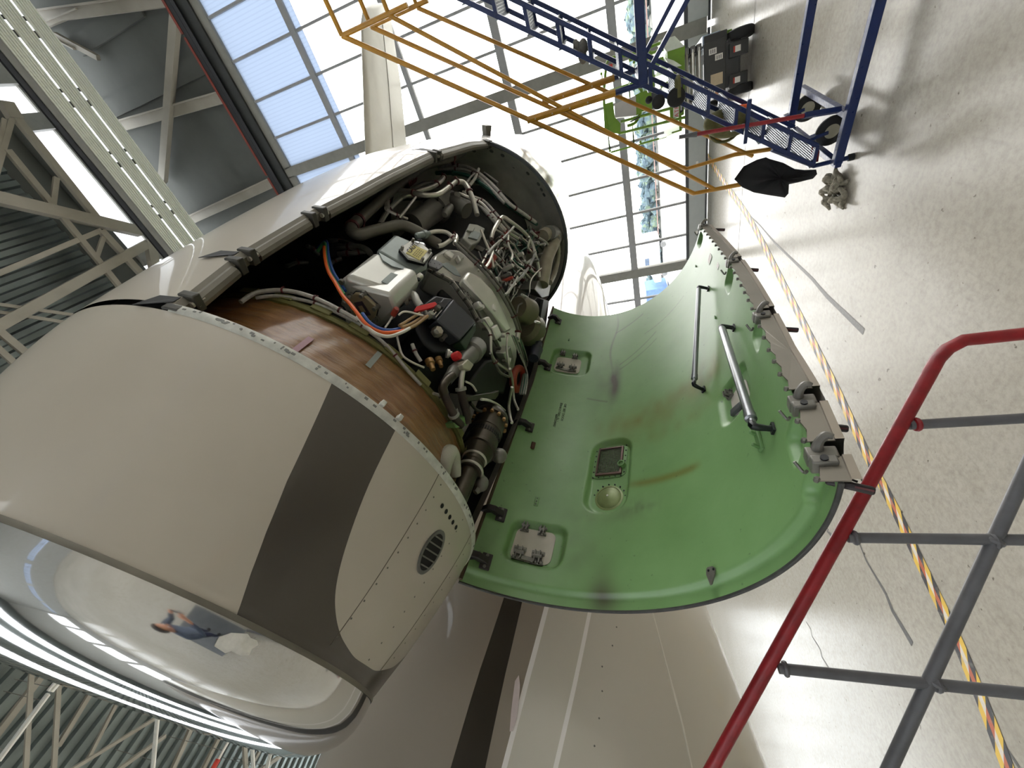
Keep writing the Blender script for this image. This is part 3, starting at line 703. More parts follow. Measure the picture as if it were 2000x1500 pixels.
for k in range(-2, 3):
    y = k*.021; hw = a2*.82*math.sqrt(max(.05, 1-(y/(a1*.84))**2)); m = MB()
    m.bar(c+e1*y-e2*hw+n*.003, c+e1*y+e2*hw+n*.003, .004, .006, n); m.build('louver', gun, vent, smooth=0)
for px in [(864, 988), (872, 999), (879, 1010), (885, 1020), (891, 1030)]:
    h = eh(px[0], px[1], .8005); s, th, r = to_e(h); n, tg, ax = vent_frame(s, th); P = surf(s, th); m = MB(); m.lathe(P-n*.002, n, [(0, .0075), (.0028, .0075)], 16); m.build('drain_hole', bpy.data.materials['vent_black'], inlet)
# upper cowl over the core
def edge_th(s): return float(np.interp(s, [0, .29, .44, .59, .88, 1.3, 1.94, 2.45], [-20, -18.2, -19, -19.8, -21.9, -23.5, -25.6, -27]))
hing = 221.
nt = 150
Go, So, To = shell(.012, 2.45, 80, lambda s: (edge_th(s), hing), nt); Gi, _, _ = shell(.012, 2.45, 80, lambda s: (edge_th(s), hing), nt, -.03)
m = MB(); m.grid(Go); cowl = m.build('upper_cowl', paint2, eng, attrs=dict(stripe=np.full(So.size, -1.)), fix=False, sharp=False)
m = MB(); m.grid(Gi); m.build('cowl_inner_skin', liner, cowl, fix=False, sharp=False)
L = [.012+2.438*k/60 for k in range(61)]
m = MB(); G = np.array([[E(s, edge_th(s), radS(s)), E(s, edge_th(s)-1.2, radS(s)-.012), E(s, edge_th(s)-.9, radS(s)-.04), E(s, edge_th(s)+1, radS(s)-.055)] for s in L]); m.grid(G); m.build('cowl_edge_rail', rail_grey, cowl, fix=False)
for s0, s1 in ((.05, .22), (.32, .56), (.66, 1.5), (1.62, 2.40)):
    m = MB(); m.tube([E(s, edge_th(s)-.9, radS(s)-.028) for s in np.linspace(s0, s1, 14)], .021, 10); m.build('edge_tube', rail_grey, cowl)
fit_m = M('dark_grey_fitting', (74, 72, 66), .5, .4, var=.12)
for s0 in (.03, .27, .61, 1.56, 2.43):
    m = MB()
    for ds in (-.028, .028):
        s = s0+ds; n = Er(edge_th(s)); tg = nrm(np.cross(EA, n)); m.box(E(s, edge_th(s)-.6, radS(s)-.02), (.05, .024, .05), np.array([tg, EA, n]).T)
    f = m.build('latch_keeper', fit_m, cowl, bevel=.004)
    m = MB(); s = s0+.03; m.tube([E(s-.02, edge_th(s)-1.6, radS(s)-.02), E(s+.02, edge_th(s)-1.6, radS(s)-.02)], .008, 8); m.build('bolt', steel_tube, f)
    if s0 < .5 or 1 < s0 < 2:
        m = MB(); m.plate([E(s0-.012, edge_th(s0)+.2, radS(s0)+.001), E(s0+.012, edge_th(s0)+.2, radS(s0)+.001), E(s0+.006, edge_th(s0)+4.5, radS(s0)+.001), E(s0-.05, edge_th(s0)+6.5, radS(s0)+.001), E(s0-.03, edge_th(s0)+3, radS(s0)+.001)], .0015); m.build('notch', liner, f, smooth=0)
# aft nacelle
G, S, T = shell(2.45, 4.1, 50, lambda s: (-180, 180), 180)
m = MB(); m.grid(G); aft = m.build('aft_nacelle', bright_metal, eng, fix=False, sharp=False)
m = MB(); m.lathe(EC, EA, [(2.45, radS(2.45)+.001), (2.435, radS(2.45)-.003), (2.435, radS(2.45)-.022), (2.46, radS(2.45)-.03), (2.5, radS(2.45)-.035)], 160, cap=False); m.build('front_rim', steel_dk, aft)
m = MB(); m.lathe(EC, EA, [(2.455, radS(2.45)-.028), (2.5, .74), (2.62, .62), (2.66, .585), (2.67, .56), (2.72, .40)], 120, cap=False); m.build('inner_frame', ti_grey, aft)
m = MB(); rr_ = random.Random(4)
for k in range(16):
    th = -10-rr_.random()*110; f = rr_.random(); P = E(2.5+.1*f, th, .738-.09*f); n = nrm(-Er(th)*.6-EA*.7); m.lathe(P-n*.001, n, [(0, .016), (.003, .016), (.004, .009)], 14); m.build('frame_fastener', gun, aft); m = MB()
m = MB(); m.lathe(EC, EA, [(4.1, .57), (4.0, .54), (3.4, .5)], 80, cap=False); m.build('exhaust_duct', core_dk, aft)
P = surf(2.75, 6); m = MB(); n = nrm(eh(955, 262, .9)-eh(956, 276, .8)); Q = at_t(955, 276, np.linalg.norm(P-EYE)); tip = at_t(950, 245, np.linalg.norm(P-EYE)); tip2 = at_t(959, 246, np.linalg.norm(P-EYE))
m.prism([Q+EA*.03, Q-EA*.03, at_t(952, 260, np.linalg.norm(P-EYE))-EA*.03, tip-EA*.02, tip2+EA*.02], [q+EU*.015+EV*.03 for q in [Q+EA*.03, Q-EA*.03, at_t(952, 260, np.linalg.norm(P-EYE))-EA*.03, tip-EA*.02, tip2+EA*.02]]); m.build('drain_mast', rail_grey, aft, smooth=0)
# core and fan case
m = MB(); m.lathe(EC, EA, [(.28, .50), (.45, .47), (.8, .42), (1.5, .41), (2.2, .45), (2.7, .42)], 80); core = m.build('core_casing', core_dk, eng)
G = np.zeros((25, 181, 3)); S = np.zeros((25, 181)); T = np.zeros((25, 181))
for i in range(25):
    s = -.04+.335*i/24; r = .70-.035*(i/24)**1.5
    for j in range(181):
        th = -180+2*j; G[i, j] = E(s, th, r+.0025*math.sin(j*1.7+i*.4)); S[i, j] = s; T[i, j] = th
m = MB(); m.grid(G); fc = m.build('fan_case', wrap_m, eng, attrs=dict(ps=S.ravel(), pt=T.ravel()), fix=False, sharp=False)
m = MB(); m.lathe(EC, EA, [(.292, .655), (.292, .675), (.305, .68), (.318, .675), (.318, .5)], 140, cap=False); ff = m.build('fan_case_flange', M('olive_flange', (108, 106, 62), .55, .2, var=.2, vscale=20), fc)
for px, mt in (((590, 673), M('mauve_tape_patch', (150, 104, 112), .4)), ((734, 697), M('grey_tape_patch', (140, 146, 140), .4))):
    h = eh(px[0], px[1], .692); s, th, r = to_e(h); m = MB(); q = []
    for ds, dt in ((-.045, -.8), (-.045, .8), (.045, .8), (.045, -.8)): rr0 = .70-.035*max(0, (s+ds+.04)/.335)**1.5+.0035; q.append(E(s+ds, th+dt, rr0))
    m.plate(q, .001, Er(th)); m.build('tape_patch', mt, fc, smooth=0)
for k in range(9):
    th = -12-k*11.5; n = Er(th); tg = nrm(np.cross(EA, n)); m = MB(); m.box(E(.315, th, .683), (.07, .028, .006), np.array([tg, EA, n]).T)
    b = m.build('flange_bracket', bpy.data.materials['olive_flange'], ff, bevel=.003)
# ---------------------------------------------------------------- accessories on the core
def pipe(name, px, r_ax, r_px, mat, sub=5, n=10, clamps=(), parent=None, cm=clamp_m, cw=1.35):
    R = r_ax if hasattr(r_ax, '__len__') else [r_ax]*len(px)
    R = np.interp(np.linspace(0, 1, len(px)), np.linspace(0, 1, len(R)), R)
    P = [eh(p[0], p[1], r) for p, r in zip(px, R)]; rm = px_len(r_px, P[len(P)//2])
    m = MB(); m.tube(P, rm, n, sub); o = m.build(name, mat, parent or eng)
    Q = smooth_path(P, sub)
    for f in clamps:
        i = min(len(Q)-2, int(f*(len(Q)-1))); d = nrm(Q[i+1]-Q[i]); w = max(.006, rm*.7); c = MB()
        c.lathe(Q[i]-d*w/2, d, [(0, rm*1.02), (0, rm*cw), (w, rm*cw), (w, rm*1.02)], 12, cap=False); k, s_, u_ = frame_of(d); c.box(Q[i]+s_*rm*cw*1.1, (rm*.9, rm*.9, w), np.array([s_, u_, d]).T)
        c.build('clamp', cm, o, smooth=40)
    return o
def slab(name, px, ro, ri, mat, parent=None, bevel=.006, smooth=35):
    A = [eh(x, y, ro) for x, y in px]; B = []
    for P in A: s, th, r = to_e(P); B.append(E(s, th, r-(ro-ri)))
    m = MB(); m.prism(A, B); return m.build(name, mat, parent or eng, bevel=bevel, smooth=smooth)
def knob(px, r_ax, r_px, h, mat, name='bolt', parent=None, n=10, d=None, cone=.8):
    P = eh(px[0], px[1], r_ax); rm = px_len(r_px, P); d = Er(to_e(P)[1]) if d is None else d; m = MB()
    m.lathe(P-np.asarray(d)*.004, d, [(0, rm), (h*.8, rm), (h, rm*cone)], n); return m.build(name, mat, parent or eng)
# big bleed air duct
pipe('bleed_air_duct', [(905, 297), (895, 302), (866, 314), (832, 324), (804, 342), (770, 368), (729, 404), (700, 430), (686, 448), (700, 458), (722, 453), (750, 446), (784, 440), (812, 450), (834, 464), (858, 478)],
     [.74, .74, .735, .73, .72, .72, .71, .70, .68, .66, .64], 11.5, duct_grey, 6, 16, (.10, .47, .52), cw=1.18)
P0 = eh(801, 344, .722); P1 = eh(786, 356, .72); m = MB(); d = nrm(P1-P0)
for k in range(5): m.torus(P0+(P1-P0)*k/4, d, px_len(12, P0), .008, 20, 6)
m.build('bellows', clamp_m, eng)
pipe('air_tube', [(756, 408), (757, 388), (768, 374), (794, 373), (823, 380), (854, 380), (876, 366), (890, 355)], [.70, .71, .72, .72], 5, steel_tube, 6, 10, (.12, .52, .9))
pipe('air_tube', [(742, 438), (756, 414), (780, 390), (799, 380), (842, 366), (861, 354), (868, 343)], [.64, .69, .71], 4.6, steel_tube, 6, 10, (.2, .75, .95))
pipe('air_tube', [(890, 355), (906, 357), (917, 374), (926, 397), (932, 420)], [.72, .70, .66], 5, steel_tube, 6, 10, (.05, .5))
pipe('air_tube', [(800, 372), (828, 358), (850, 356)], .68, 3.5, gun, 5)
pipe('drain_tube', [(812, 385), (785, 420), (773, 432)], [.72, .66], 2.6, steel_tube, 4, 8, (.7,))
pipe('drain_tube', [(756, 410), (775, 420), (796, 428)], [.7, .66], 3, steel_tube, 4, 8, (.5,))
pipe('drain_tube', [(780, 390), (830, 388)], .62, 2.5, gun, 2)
# harness ring by the aft frame
pipe('wire_harness', [(856, 328), (885, 324), (914, 327), (938, 341), (967, 367), (993, 396), (1020, 416), (1046, 434)], [.66, .66, .665, .67, .67], 3.6, harness_w, 6, 8, (.2, .42, .62, .8, .93))
pipe('wire_harness', [(858, 333), (885, 330), (912, 333), (935, 346), (960, 370), (985, 397)], .655, 3.2, harness_w, 6, 8, (.25, .5))
pipe('wire_harness', [(852, 338), (885, 338), (915, 344), (943, 361), (970, 383), (995, 402), (1024, 422), (1048, 438)], .645, 4., harness_g, 6, 8, (.15, .4, .58, .72, .86), cm=harness_g)
pipe('wire_harness', [(935, 330), (928, 348), (916, 364), (908, 380)], [.68, .64], 3., harness_w, 5, 8, (.25, .7))
pipe('wire_harness', [(936, 336), (922, 343), (912, 356)], [.68, .65], 2., harness_w, 5, 8)
pipe('wire_harness', [(945, 338), (962, 350), (972, 358)], .66, 3, gun, 4, 8)
# starter valve body
def cyl_px(name, a, b, ra, rb, prof, mat, n=26, parent=None):
    """prof: (fraction along a-b, radius in pixels)"""
    A = eh(a[0], a[1], ra); B = eh(b[0], b[1], rb); L = np.linalg.norm(B-A); k = px_len(1, (A+B)/2); m = MB()
    m.lathe(A, B-A, [(f*L, r*k) for f, r in prof], n); return m.build(name, mat, parent or eng)
vb = cyl_px('valve_body', (806, 440), (880, 388), .56, .60, [(0, 16), (0, 21), (.55, 22), (.56, 28), (.64, 29), (.65, 21), (1, 19)], gun)
for k in range(8):
    a = 2*PI*k/8; A = eh(806, 440, .56); B = eh(880, 388, .6); d, u, w = frame_of(B-A); q = A+(B-A)*.54+(math.cos(a)*u+math.sin(a)*w)*px_len(25, A); m = MB(); m.lathe(q, d, [(0, .008), (.03, .008)], 6); m.build('flange_bolt', gun_dk, vb)
cyl_px('valve_actuator', (880, 392), (912, 412), .61, .62, [(0, 11), (.2, 15), (.7, 13), (.75, 17), (1, 15)], gun, parent=vb)
cyl_px('valve_actuator', (893, 380), (882, 398), .66, .58, [(0, 6), (.3, 12), (1, 9)], gun, parent=vb)
cyl_px('valve_actuator', (868, 420), (880, 404), .62, .62, [(0, 5), (.3, 9), (1, 7)], gun, parent=vb)
# connector block
eb = slab('connector_block', [(904, 464), (917, 436), (932, 438), (948, 446), (938, 471), (921, 480)], .64, .56, elec)
slab('connector_face', [(915, 463), (923, 449), (940, 455), (933, 468)], .648, .63, silver_gr, eb, .002)
slab('connector_face', [(912, 449), (917, 441), (928, 444), (924, 452)], .652, .63, elec, eb, .003)
slab('mounting_plate', [(896, 468), (903, 463), (948, 485), (942, 492)], .57, .555, gun, eb, .002)
# oil tank with stepped top
tank = slab('oil_tank', [(669, 537), (733, 488), (812, 533), (806, 551), (786, 559), (768, 570)], .735, .50, tank_m, bevel=.022)
slab('tank_neck', [(733, 488), (771, 455), (841, 486), (836, 520), (812, 533)], .728, .50, silver_gr, tank, .016)
slab('scuff_patch', [(745, 549), (764, 532), (779, 537), (775, 548), (780, 551), (767, 561)], .7365, .733, silver_gr, tank, 0)
slab('scuff_patch', [(740, 493), (800, 526), (806, 531), (786, 525), (765, 519), (748, 508)], .7368, .733, silver_gr, tank, 0)
c0 = eh(718, 594, .60); s0, th0, r0 = to_e(c0); sF = to_e(eh(669, 537, .735))[0]
def ff_hit(px): return plane_hit(px[0], px[1], E(sF+.02, -40, .6), EA)
fpts = [(668, 541), (702, 556), (766, 572), (776, 600), (770, 612), (752, 627), (734, 626), (700, 621), (678, 606), (668, 590)]
A = [ff_hit(p) for p in fpts]; m = MB(); m.prism([p-EA*.012 for p in A], [p+EA*.2 for p in A]); m.build('tank_end', tank_m, tank, bevel=.014)
cp = [(700, 566), (716, 567), (741, 590), (742, 600), (738, 617), (722, 621), (705, 617), (692, 596), (690, 576)]
A = [ff_hit(p) for p in cp]; m = MB(); m.prism([p-EA*.03 for p in A], [p for p in A]); tc = m.build('tank_cover', tan_cover, tank, bevel=.004)
m = MB(); m.tube([p-EA*.014 for p in A]+[A[0]-EA*.014], .004, 6); m.build('cover_gasket', box_black, tc)
for p in [(691, 573), (716, 569), (741, 594), (740, 617), (694, 598), (709, 619)]:
    q = ff_hit(p); m = MB(); m.lathe(q-EA*.012, -EA, [(0, .012), (.012, .012), (.014, .008), (.03, .008)], 8); m.build('cover_bolt', gun, tc)
q4 = [ff_hit(p) for p in [(700, 583), (716, 580), (733, 607), (714, 610)]]; m = MB(); m.plate([p-EA*.031 for p in q4], .001, -EA); m.build('data_plate', M('dark_purple_plate', (60, 48, 58), .4), tc, smooth=0)
cq = sum(q4)/4; m = MB(); m.plate([cq+(p-cq)*.45-EA*.0325 for p in q4], .001, -EA); m.build('plate_window', tan_cover, tc, smooth=0)
for p in ((672, 564), (676, 590), (671, 548)):
    q = ff_hit(p); m = MB(); m.lathe(q-EA*.008, -EA, [(0, .012), (.01, .01)], 10); m.build('plug', gun if p[1] < 570 else tank_m, tank)
pl = [(781, 484), (802, 470), (826, 477), (844, 493), (838, 502), (829, 512), (798, 503)]
A = [eh(x, y, .755) for x, y in pl]; nn = Er(to_e(A[0])[1]); plate = slab('caution_plate', pl, .756, .745, M('pale_plate', (208, 206, 198), .4, .2), tank, .002)
slab('plate_pad', [(779, 486), (801, 470), (826, 476), (846, 494), (831, 515), (797, 506)], .742, .725, box_black, tank, .002)
lab = [(793, 494), (808, 478), (835, 490), (820, 508)]
lb = slab('caution_label', lab, .7585, .756, yellow_label, plate, 0)
L4 = [eh(x, y, .7595) for x, y in lab]; rt = L4[1]-L4[0]; upv = L4[0]-L4[3]
for k, (tx, sz, f, g_) in enumerate([('CAUTION', .030, .14, .12)]): text_mesh(tx, sz, ink, 'label_text', L4[0]+rt*f-upv*.24+nn*.0008, rt, upv, lb, .0004)
m = MB()
for k in range(4):
    for q_ in range(4): o_ = L4[0]-upv*(.42+.13*k)+nn*.0008; m.bar(o_+rt*(.12+.2*q_), o_+rt*(.12+.2*q_+.12), .003, .0006, nn)
m.build('label_print', M('faded_print', (128, 116, 74), .6), lb, smooth=0)
for p in ((785, 487), (806, 472), (838, 493), (824, 509)): knob(p, .757, 3, .02, gun, 'plate_bolt', plate)
slab('grey_bracket_plate', [(836, 514), (843, 504), (864, 513), (866, 519), (857, 526), (838, 519)], .715, .70, M('bracket_grey', (108, 108, 110), .4, .4), eng, .002)
for p in ((841, 512), (849, 514), (859, 516), (853, 522), (845, 507)): knob(p, .716, 1.6, .003, box_black, 'hole', None, 8)
slab('mount_lug', [(806, 468), (829, 472), (833, 477), (829, 482), (812, 480)], .72, .69, M('bright_lug', (206, 208, 210), .2, .9), eng, .008)
cyl_px('elbow_flange', (785, 578), (800, 572), .66, .68, [(0, 20), (.5, 20), (.5, 13), (1, 12)], tank_m, parent=tank)
pipe('elbow_fitting', [(795, 574), (808, 576), (814, 588), (821, 598)], [.68, .70, .70], 7.5, tank_m, 5, 12, parent=tank)
pipe('braided_line', [(813, 587), (822, 596), (830, 607), (833, 615)], .70, 3.6, harness_w, 4, 8)
cyl_px('tank_boss', (815, 540), (822, 546), .70, .70, [(0, 10), (.8, 10), (1, 8)], silver, parent=tank); knob((817, 546), .715, 4, .01, box_black, 'sight_plug', tank)
# gearbox casting
gb = slab('accessory_gearbox', [(838, 522), (846, 497), (868, 484), (896, 486), (920, 502), (942, 524), (960, 540), (978, 566), (992, 590), (1003, 622), (1008, 660), (1010, 700), (1006, 726), (996, 734), (984, 700), (968, 664), (948, 640), (932, 622), (918, 598), (900, 572), (880, 548), (858, 536)], .645, .50, silver, bevel=.018)
slab('gearbox_step', [(905, 545), (915, 528), (940, 540), (960, 566), (985, 600), (1000, 645), (990, 650), (966, 612), (940, 580)], .69, .64, silver, gb, .014)
slab('gearbox_rib', [(868, 492), (876, 487), (890, 497), (884, 504)], .665, .64, silver, gb, .006)
slab('gearbox_rib', [(893, 498), (900, 494), (908, 503), (900, 510)], .67, .64, silver, gb, .006)
slab('gearbox_panel', [(861, 515), (874, 512), (890, 522), (901, 540), (888, 536)], .651, .645, silver_gr, gb, .002)
slab('gearbox_panel', [(905, 566), (914, 562), (925, 578), (918, 586)], .651, .645, M('bare_alloy', (142, 142, 136), .35, .6), gb, .003)
slab('gearbox_web', [(925, 590), (935, 590), (975, 640), (980, 668), (966, 650), (940, 618)], .655, .64, M('dark_alloy', (112, 112, 104), .45, .4), gb, .004)  # web in a darker grey alloy tone than the casting
slab('gearbox_rib', [(948, 620), (956, 617), (966, 634), (960, 640)], .70, .64, silver, gb, .008)
slab('gearbox_rib', [(962, 640), (972, 632), (982, 655), (972, 664)], .69, .64, silver, gb, .008)
slab('gearbox_rib', [(985, 690), (998, 676), (1006, 708), (998, 728)], .675, .62, silver, gb, .008)
for p in ((909, 569), (915, 576), (911, 580), (920, 582), (914, 571)): knob(p, .653, 1.7, .003, box_black, 'hole', gb, 8)
for p, r in (((930, 598), 7), ((958, 603), 8), ((936, 602), 5), ((1012, 520), 4), ((952, 536), 5), ((966, 549), 6), ((978, 655), 5), ((990, 703), 6)): knob(p, .66, r, .03, silver, 'boss', gb, 14)
for k, p in enumerate([(846, 533), (862, 541), (880, 553), (893, 568), (906, 586), (918, 604), (930, 624), (944, 642), (958, 656), (972, 680), (982, 704), (992, 730)]): knob(p, .655, 3.2, .022, gun, 'flange_bolt', gb, 8)
pipe('gearbox_flange', [(836, 525), (858, 538), (880, 550), (900, 575), (918, 600), (932, 625), (950, 643), (968, 667), (984, 704), (995, 736)], .635, 4.5, gun, 4, 8, parent=gb)
# generator behind the black box
cyl_px('generator_housing', (856, 574), (900, 592), .50, .55, [(0, 26), (.1, 34), (.7, 36), (1, 30)], core_dk)
bx = slab('control_box', [(812, 640), (826, 592), (850, 576), (888, 583), (930, 628), (930, 646), (912, 684), (898, 690), (850, 690), (826, 668)], .66, .45, box_black, bevel=.01)
slab('box_cover', [(853, 625), (885, 584), (930, 629), (899, 665)], .715, .64, box_grey, bx, .006)
slab('box_end', [(899, 666), (930, 630), (930, 647), (911, 683)], .705, .62, box_green, bx, .006)
slab('box_side', [(838, 620), (866, 582), (884, 583), (852, 625)], .70, .62, box_black, bx, .004)
A = eh(846, 616, .702); B = eh(872, 586, .702); m = MB(); tv = nrm(B-A); nv = Er(to_e(A)[1]); sv = nrm(np.cross(nv, tv))
for k in range(3): m.bar(A+sv*.012*(k-1)+nv*.002, A+sv*.012*(k-1)+tv*.06+nv*.002, .004, .0006, nv)
m.build('label_print', label_white, bx, smooth=0)
for p, r in (((851, 650), 11),): nut = knob(p, .68, r, .03, M('pale_hex_nut', (170, 164, 146), .35, .7), 'hex_plug', bx, 6); knob(p, .71, 6, .012, gun, 'plug_centre', nut, 14)
pipe('box_elbow', [(878, 652), (868, 656), (862, 664)], .68, 5, gun, 4, 10, parent=bx); knob((878, 650), .68, 8, .025, gun, 'connector', bx, 12)
slab('red_tag', [(809, 606), (814, 598), (850, 589), (856, 596), (846, 600), (812, 609)], .715, .70, red_tag, eng, .002)
knob((855, 602), .70, 7, .03, box_black, 'connector'); knob((848, 608), .69, 6, .04, gun, 'connector'); knob((837, 618), .70, 6, .03, elec, 'connector')
pipe('red_wire_end', [(779, 615), (788, 609), (802, 610), (816, 614), (826, 616)], .72, 2, w_wht, 5, 6)
knob((769, 613), .70, 6, .035, red_plug, 'connector'); pipe('wire', [(766, 619), (758, 632), (752, 640)], .69, 2, w_wht, 4, 6)
# coloured feeder wires
pipe('orange_feeder_wire', [(633, 482), (634, 500), (640, 527), (655, 553), (669, 577), (684, 594), (698, 612), (716, 634), (745, 649), (775, 648), (790, 645)], [.70, .71, .72, .72, .74, .75, .75, .74, .73], 3.6, w_org, 6, 8)
pipe('green_feeder_wire', [(620, 492), (634, 474), (636, 500), (643, 530), (658, 555), (672, 575)], [.66, .69, .70, .70, .70, .69], 3.4, w_grn, 6, 8)
pipe('blue_feeder_wire', [(622, 485), (637, 471), (641, 500), (650, 530), (664, 552), (674, 568)], [.65, .68, .69, .69, .68, .68], 3.4, w_blu, 6, 8)
pipe('blue_feeder_wire', [(708, 612), (722, 630), (742, 642), (765, 645), (785, 640)], [.71, .72, .72, .72], 3.3, w_blu, 6, 8)
pipe('green_feeder_wire', [(706, 612), (716, 628), (730, 640)], .70, 3., w_grn, 5, 8)
pipe('white_feeder_wire', [(698, 618), (714, 636), (735, 652), (760, 657), (785, 649), (800, 641)], [.74, .75, .75, .74], 3.6, w_wht, 6, 8)
for a, b, c in (((785, 640), (808, 630), (827, 617)), ((790, 645), (814, 634), (831, 618)), ((800, 641), (822, 628), (835, 617)), ((780, 636), (800, 624), (820, 612))): pipe('tan_feeder_wire', [a, ((a[0]+b[0])/2, (a[1]+b[1])/2+.6), b, c], [.73, .71], 3.1, w_tan, 5, 8)
# harness along the fan case rim
pipe('wire_harness', [(470, 590), (500, 572), (540, 567), (575, 570), (610, 580), (640, 593), (668, 608), (700, 626)], [.70]*3, 4.4, harness_w, 6, 8, (.35, .6, .85))
pipe('wire_harness', [(500, 582), (540, 578), (600, 588), (640, 602), (680, 622), (720, 646), (760, 680), (795, 722), (822, 752)], [.685]*3, 3.6, harness_w, 6, 8, (.3, .6, .8))
pipe('drain_tube', [(775, 655), (784, 690), (800, 705), (828, 718)], .70, 2.4, steel_tube, 5, 8)
pipe('braided_line', [(805, 672), (812, 690), (822, 706)], .69, 4, harness_w, 4, 8, (.4,)); cyl_px('ignition_fitting', (838, 704), (846, 722), .66, .68, [(0, 9), (.4, 9), (.45, 6), (1, 5)], gold_cap); cyl_px('ignition_fitting', (856, 700), (862, 716), .65, .67, [(0, 7), (.4, 7), (.45, 5), (1, 4)], gold_cap)
cyl_px('ignition_fitting', (872, 690), (882, 692), .69, .70, [(0, 9), (.5, 9), (.6, 6), (1, 6)], steel_tube); knob((888, 697), .71, 9, .03, red_tag, 'red_plug')
cyl_px('tube_bracket', (846, 768), (858, 772), .69, .69, [(0, 3), (1, 3)], steel_tube)
# fuel control and lower pipework
fcu = cyl_px('fuel_control_unit', (932, 676), (900, 712), .66, .69, [(0, 12), (.05, 22), (.4, 23), (.45, 18), (.8, 17), (1, 12)], gun)
slab('fuel_control_cover', [(903, 712), (914, 701), (926, 712), (919, 724), (906, 720)], .75, .68, M('pale_casting', (176, 172, 152), .4, .3), fcu, .004)
cyl_px('fuel_fitting', (893, 716), (872, 746), .70, .70, [(0, 11), (.3, 14), (.5, 12), (1, 10)], gun, parent=fcu)
pipe('fuel_hose', [(872, 742), (864, 760), (870, 776), (878, 792), (890, 818), (900, 830)], [.71, .72, .72, .70], 8.5, hose_dk, 6, 12, (.75,), cm=elec)
pipe('steel_elbow', [(884, 733), (872, 743), (865, 757), (869, 771)], .725, 9, gun_dk, 5, 12)
pipe('steel_elbow', [(909, 708), (904, 726), (901, 744), (900, 762)], [.73, .73, .72], 5.5, steel_tube, 5, 12)
pipe('fuel_hose', [(900, 760), (905, 785), (912, 810), (913, 826)], [.72, .71], 8, hose_dk, 5, 12, (.05,), cm=elec)
slab('hose_end_block', [(886, 826), (912, 810), (918, 818), (912, 832), (892, 836)], .71, .66, primer, eng, .004)
pipe('drain_tube', [(909, 745), (922, 752), (930, 764)], .70, 2.2, w_wht, 4, 6); pipe('drain_tube', [(940, 780), (955, 782), (972, 790), (986, 802)], .72, 2.4, w_wht, 5, 6)
slab('link_arm', [(912, 774), (966, 766), (975, 763), (974, 772), (968, 780), (914, 784)], .72, .70, gun_dk, eng, .003)
slab('dark_access_casing', [(918, 745), (950, 705), (975, 700), (992, 740), (985, 770), (930, 772)], .64, .5, core_dk, eng, .01)
pipe('stiffener_ring', [(918, 786), (930, 800), (940, 803)], .70, 3, gun_dk, 4)
# air starter at the bottom
def tt(px, t): return at_t(px[0], px[1], t)
A = tt((962, 812), 1.86); B = tt((900, 962), 1.52); L = np.linalg.norm(B-A); k = px_len(1, (A+B)/2); m = MB()
m.lathe(A, B-A, [(0, 24*k), (.01, 36*k), (.07*L, 38*k), (.075*L, 39*k), (.11*L, 39*k), (.115*L, 34*k), (.24*L, 33*k), (.25*L, 35*k), (.28*L, 35*k), (.285*L, 33*k), (.48*L, 33*k), (.49*L, 35*k), (.52*L, 35*k), (.525*L, 31*k), (.6*L, 27*k), (.63*L, 20*k), (.64*L, 22*k), (.68*L, 22*k), (.69*L, 20*k), (.74*L, 19*k), (.75*L, 22*k), (.78*L, 22*k), (.785*L, 17*k), (1.1*L, 16*k)], 40)
st = m.build('air_starter', gun_dk, eng)
d, u, w = frame_of(B-A)
for kk in range(14):
    a = 2*PI*kk/14; m = MB(); q = A+d*.045*L+(math.cos(a)*u+math.sin(a)*w)*36*k; m.lathe(A+d*.113*L+(math.cos(a)*u+math.sin(a)*w)*36*k, d, [(0, .009), (.012, .009)], 6); m.build('flange_bolt', gold_cap, st)
m = MB()
for row in (.335, .365):
    for kk in range(40): a = 2*PI*kk/40; c = A+d*row*L+(math.cos(a)*u+math.sin(a)*w)*33.2*k; e = math.cos(a)*u+math.sin(a)*w; m.box(c, (.0075, .011, .002), np.array([np.cross(d, e), d, e]).T)
m.build('exhaust_slot', bpy.data.materials['vent_black'], st, smooth=0)
for f, rr in ((.63, 22), (.755, 23)):
    m = MB(); m.torus(A+d*f*L, d, rr*k, .006, 30, 8); m.build('v_band_clamp', steel_tube, st)
m = MB(); P = tt((941, 945), 1.62); m.ball(P, .028, 10, 8, (1, 1.3, 1)); m.tube([tt((936, 928), 1.62), P, tt((928, 962), 1.6)], [.018, .022, .012], 10, 3); m.build('starter_valve_lever', gun, st)
m = MB(); P = tt((975, 890), 1.72); m.ball(P, .035, 10, 8); m.build('starter_lug', gun, st)
# insulated duct peeping over the inlet flange
m = MB(); m.tube([tt((868, 928), 1.46), tt((870, 900), 1.45), tt((878, 884), 1.47), tt((886, 895), 1.5), tt((890, 930), 1.52)], [.02, .03, .032, .026, .02], 14, 5)
m.build('insulated_duct', M('white_quilted_cover', (186, 184, 170), .5, .2, var=.06, bump=.5, bscale=260), eng)
# red blanking ring
P = eh(1012, 740, .70); dr = nrm(-.47*ray(1012, 740)+.88*(CM @ np.array([1., -.12, 0]))); m = MB(); m.torus(P, dr, px_len(21, P), px_len(7, P), 36, 12); ring = m.build('red_blanking_ring', red_plug, eng)
m = MB(); m.lathe(P-dr*.02, dr, [(0, px_len(17, P)), (.006, px_len(17, P))], 24); m.build('ring_centre', bpy.data.materials['vent_black'], ring)
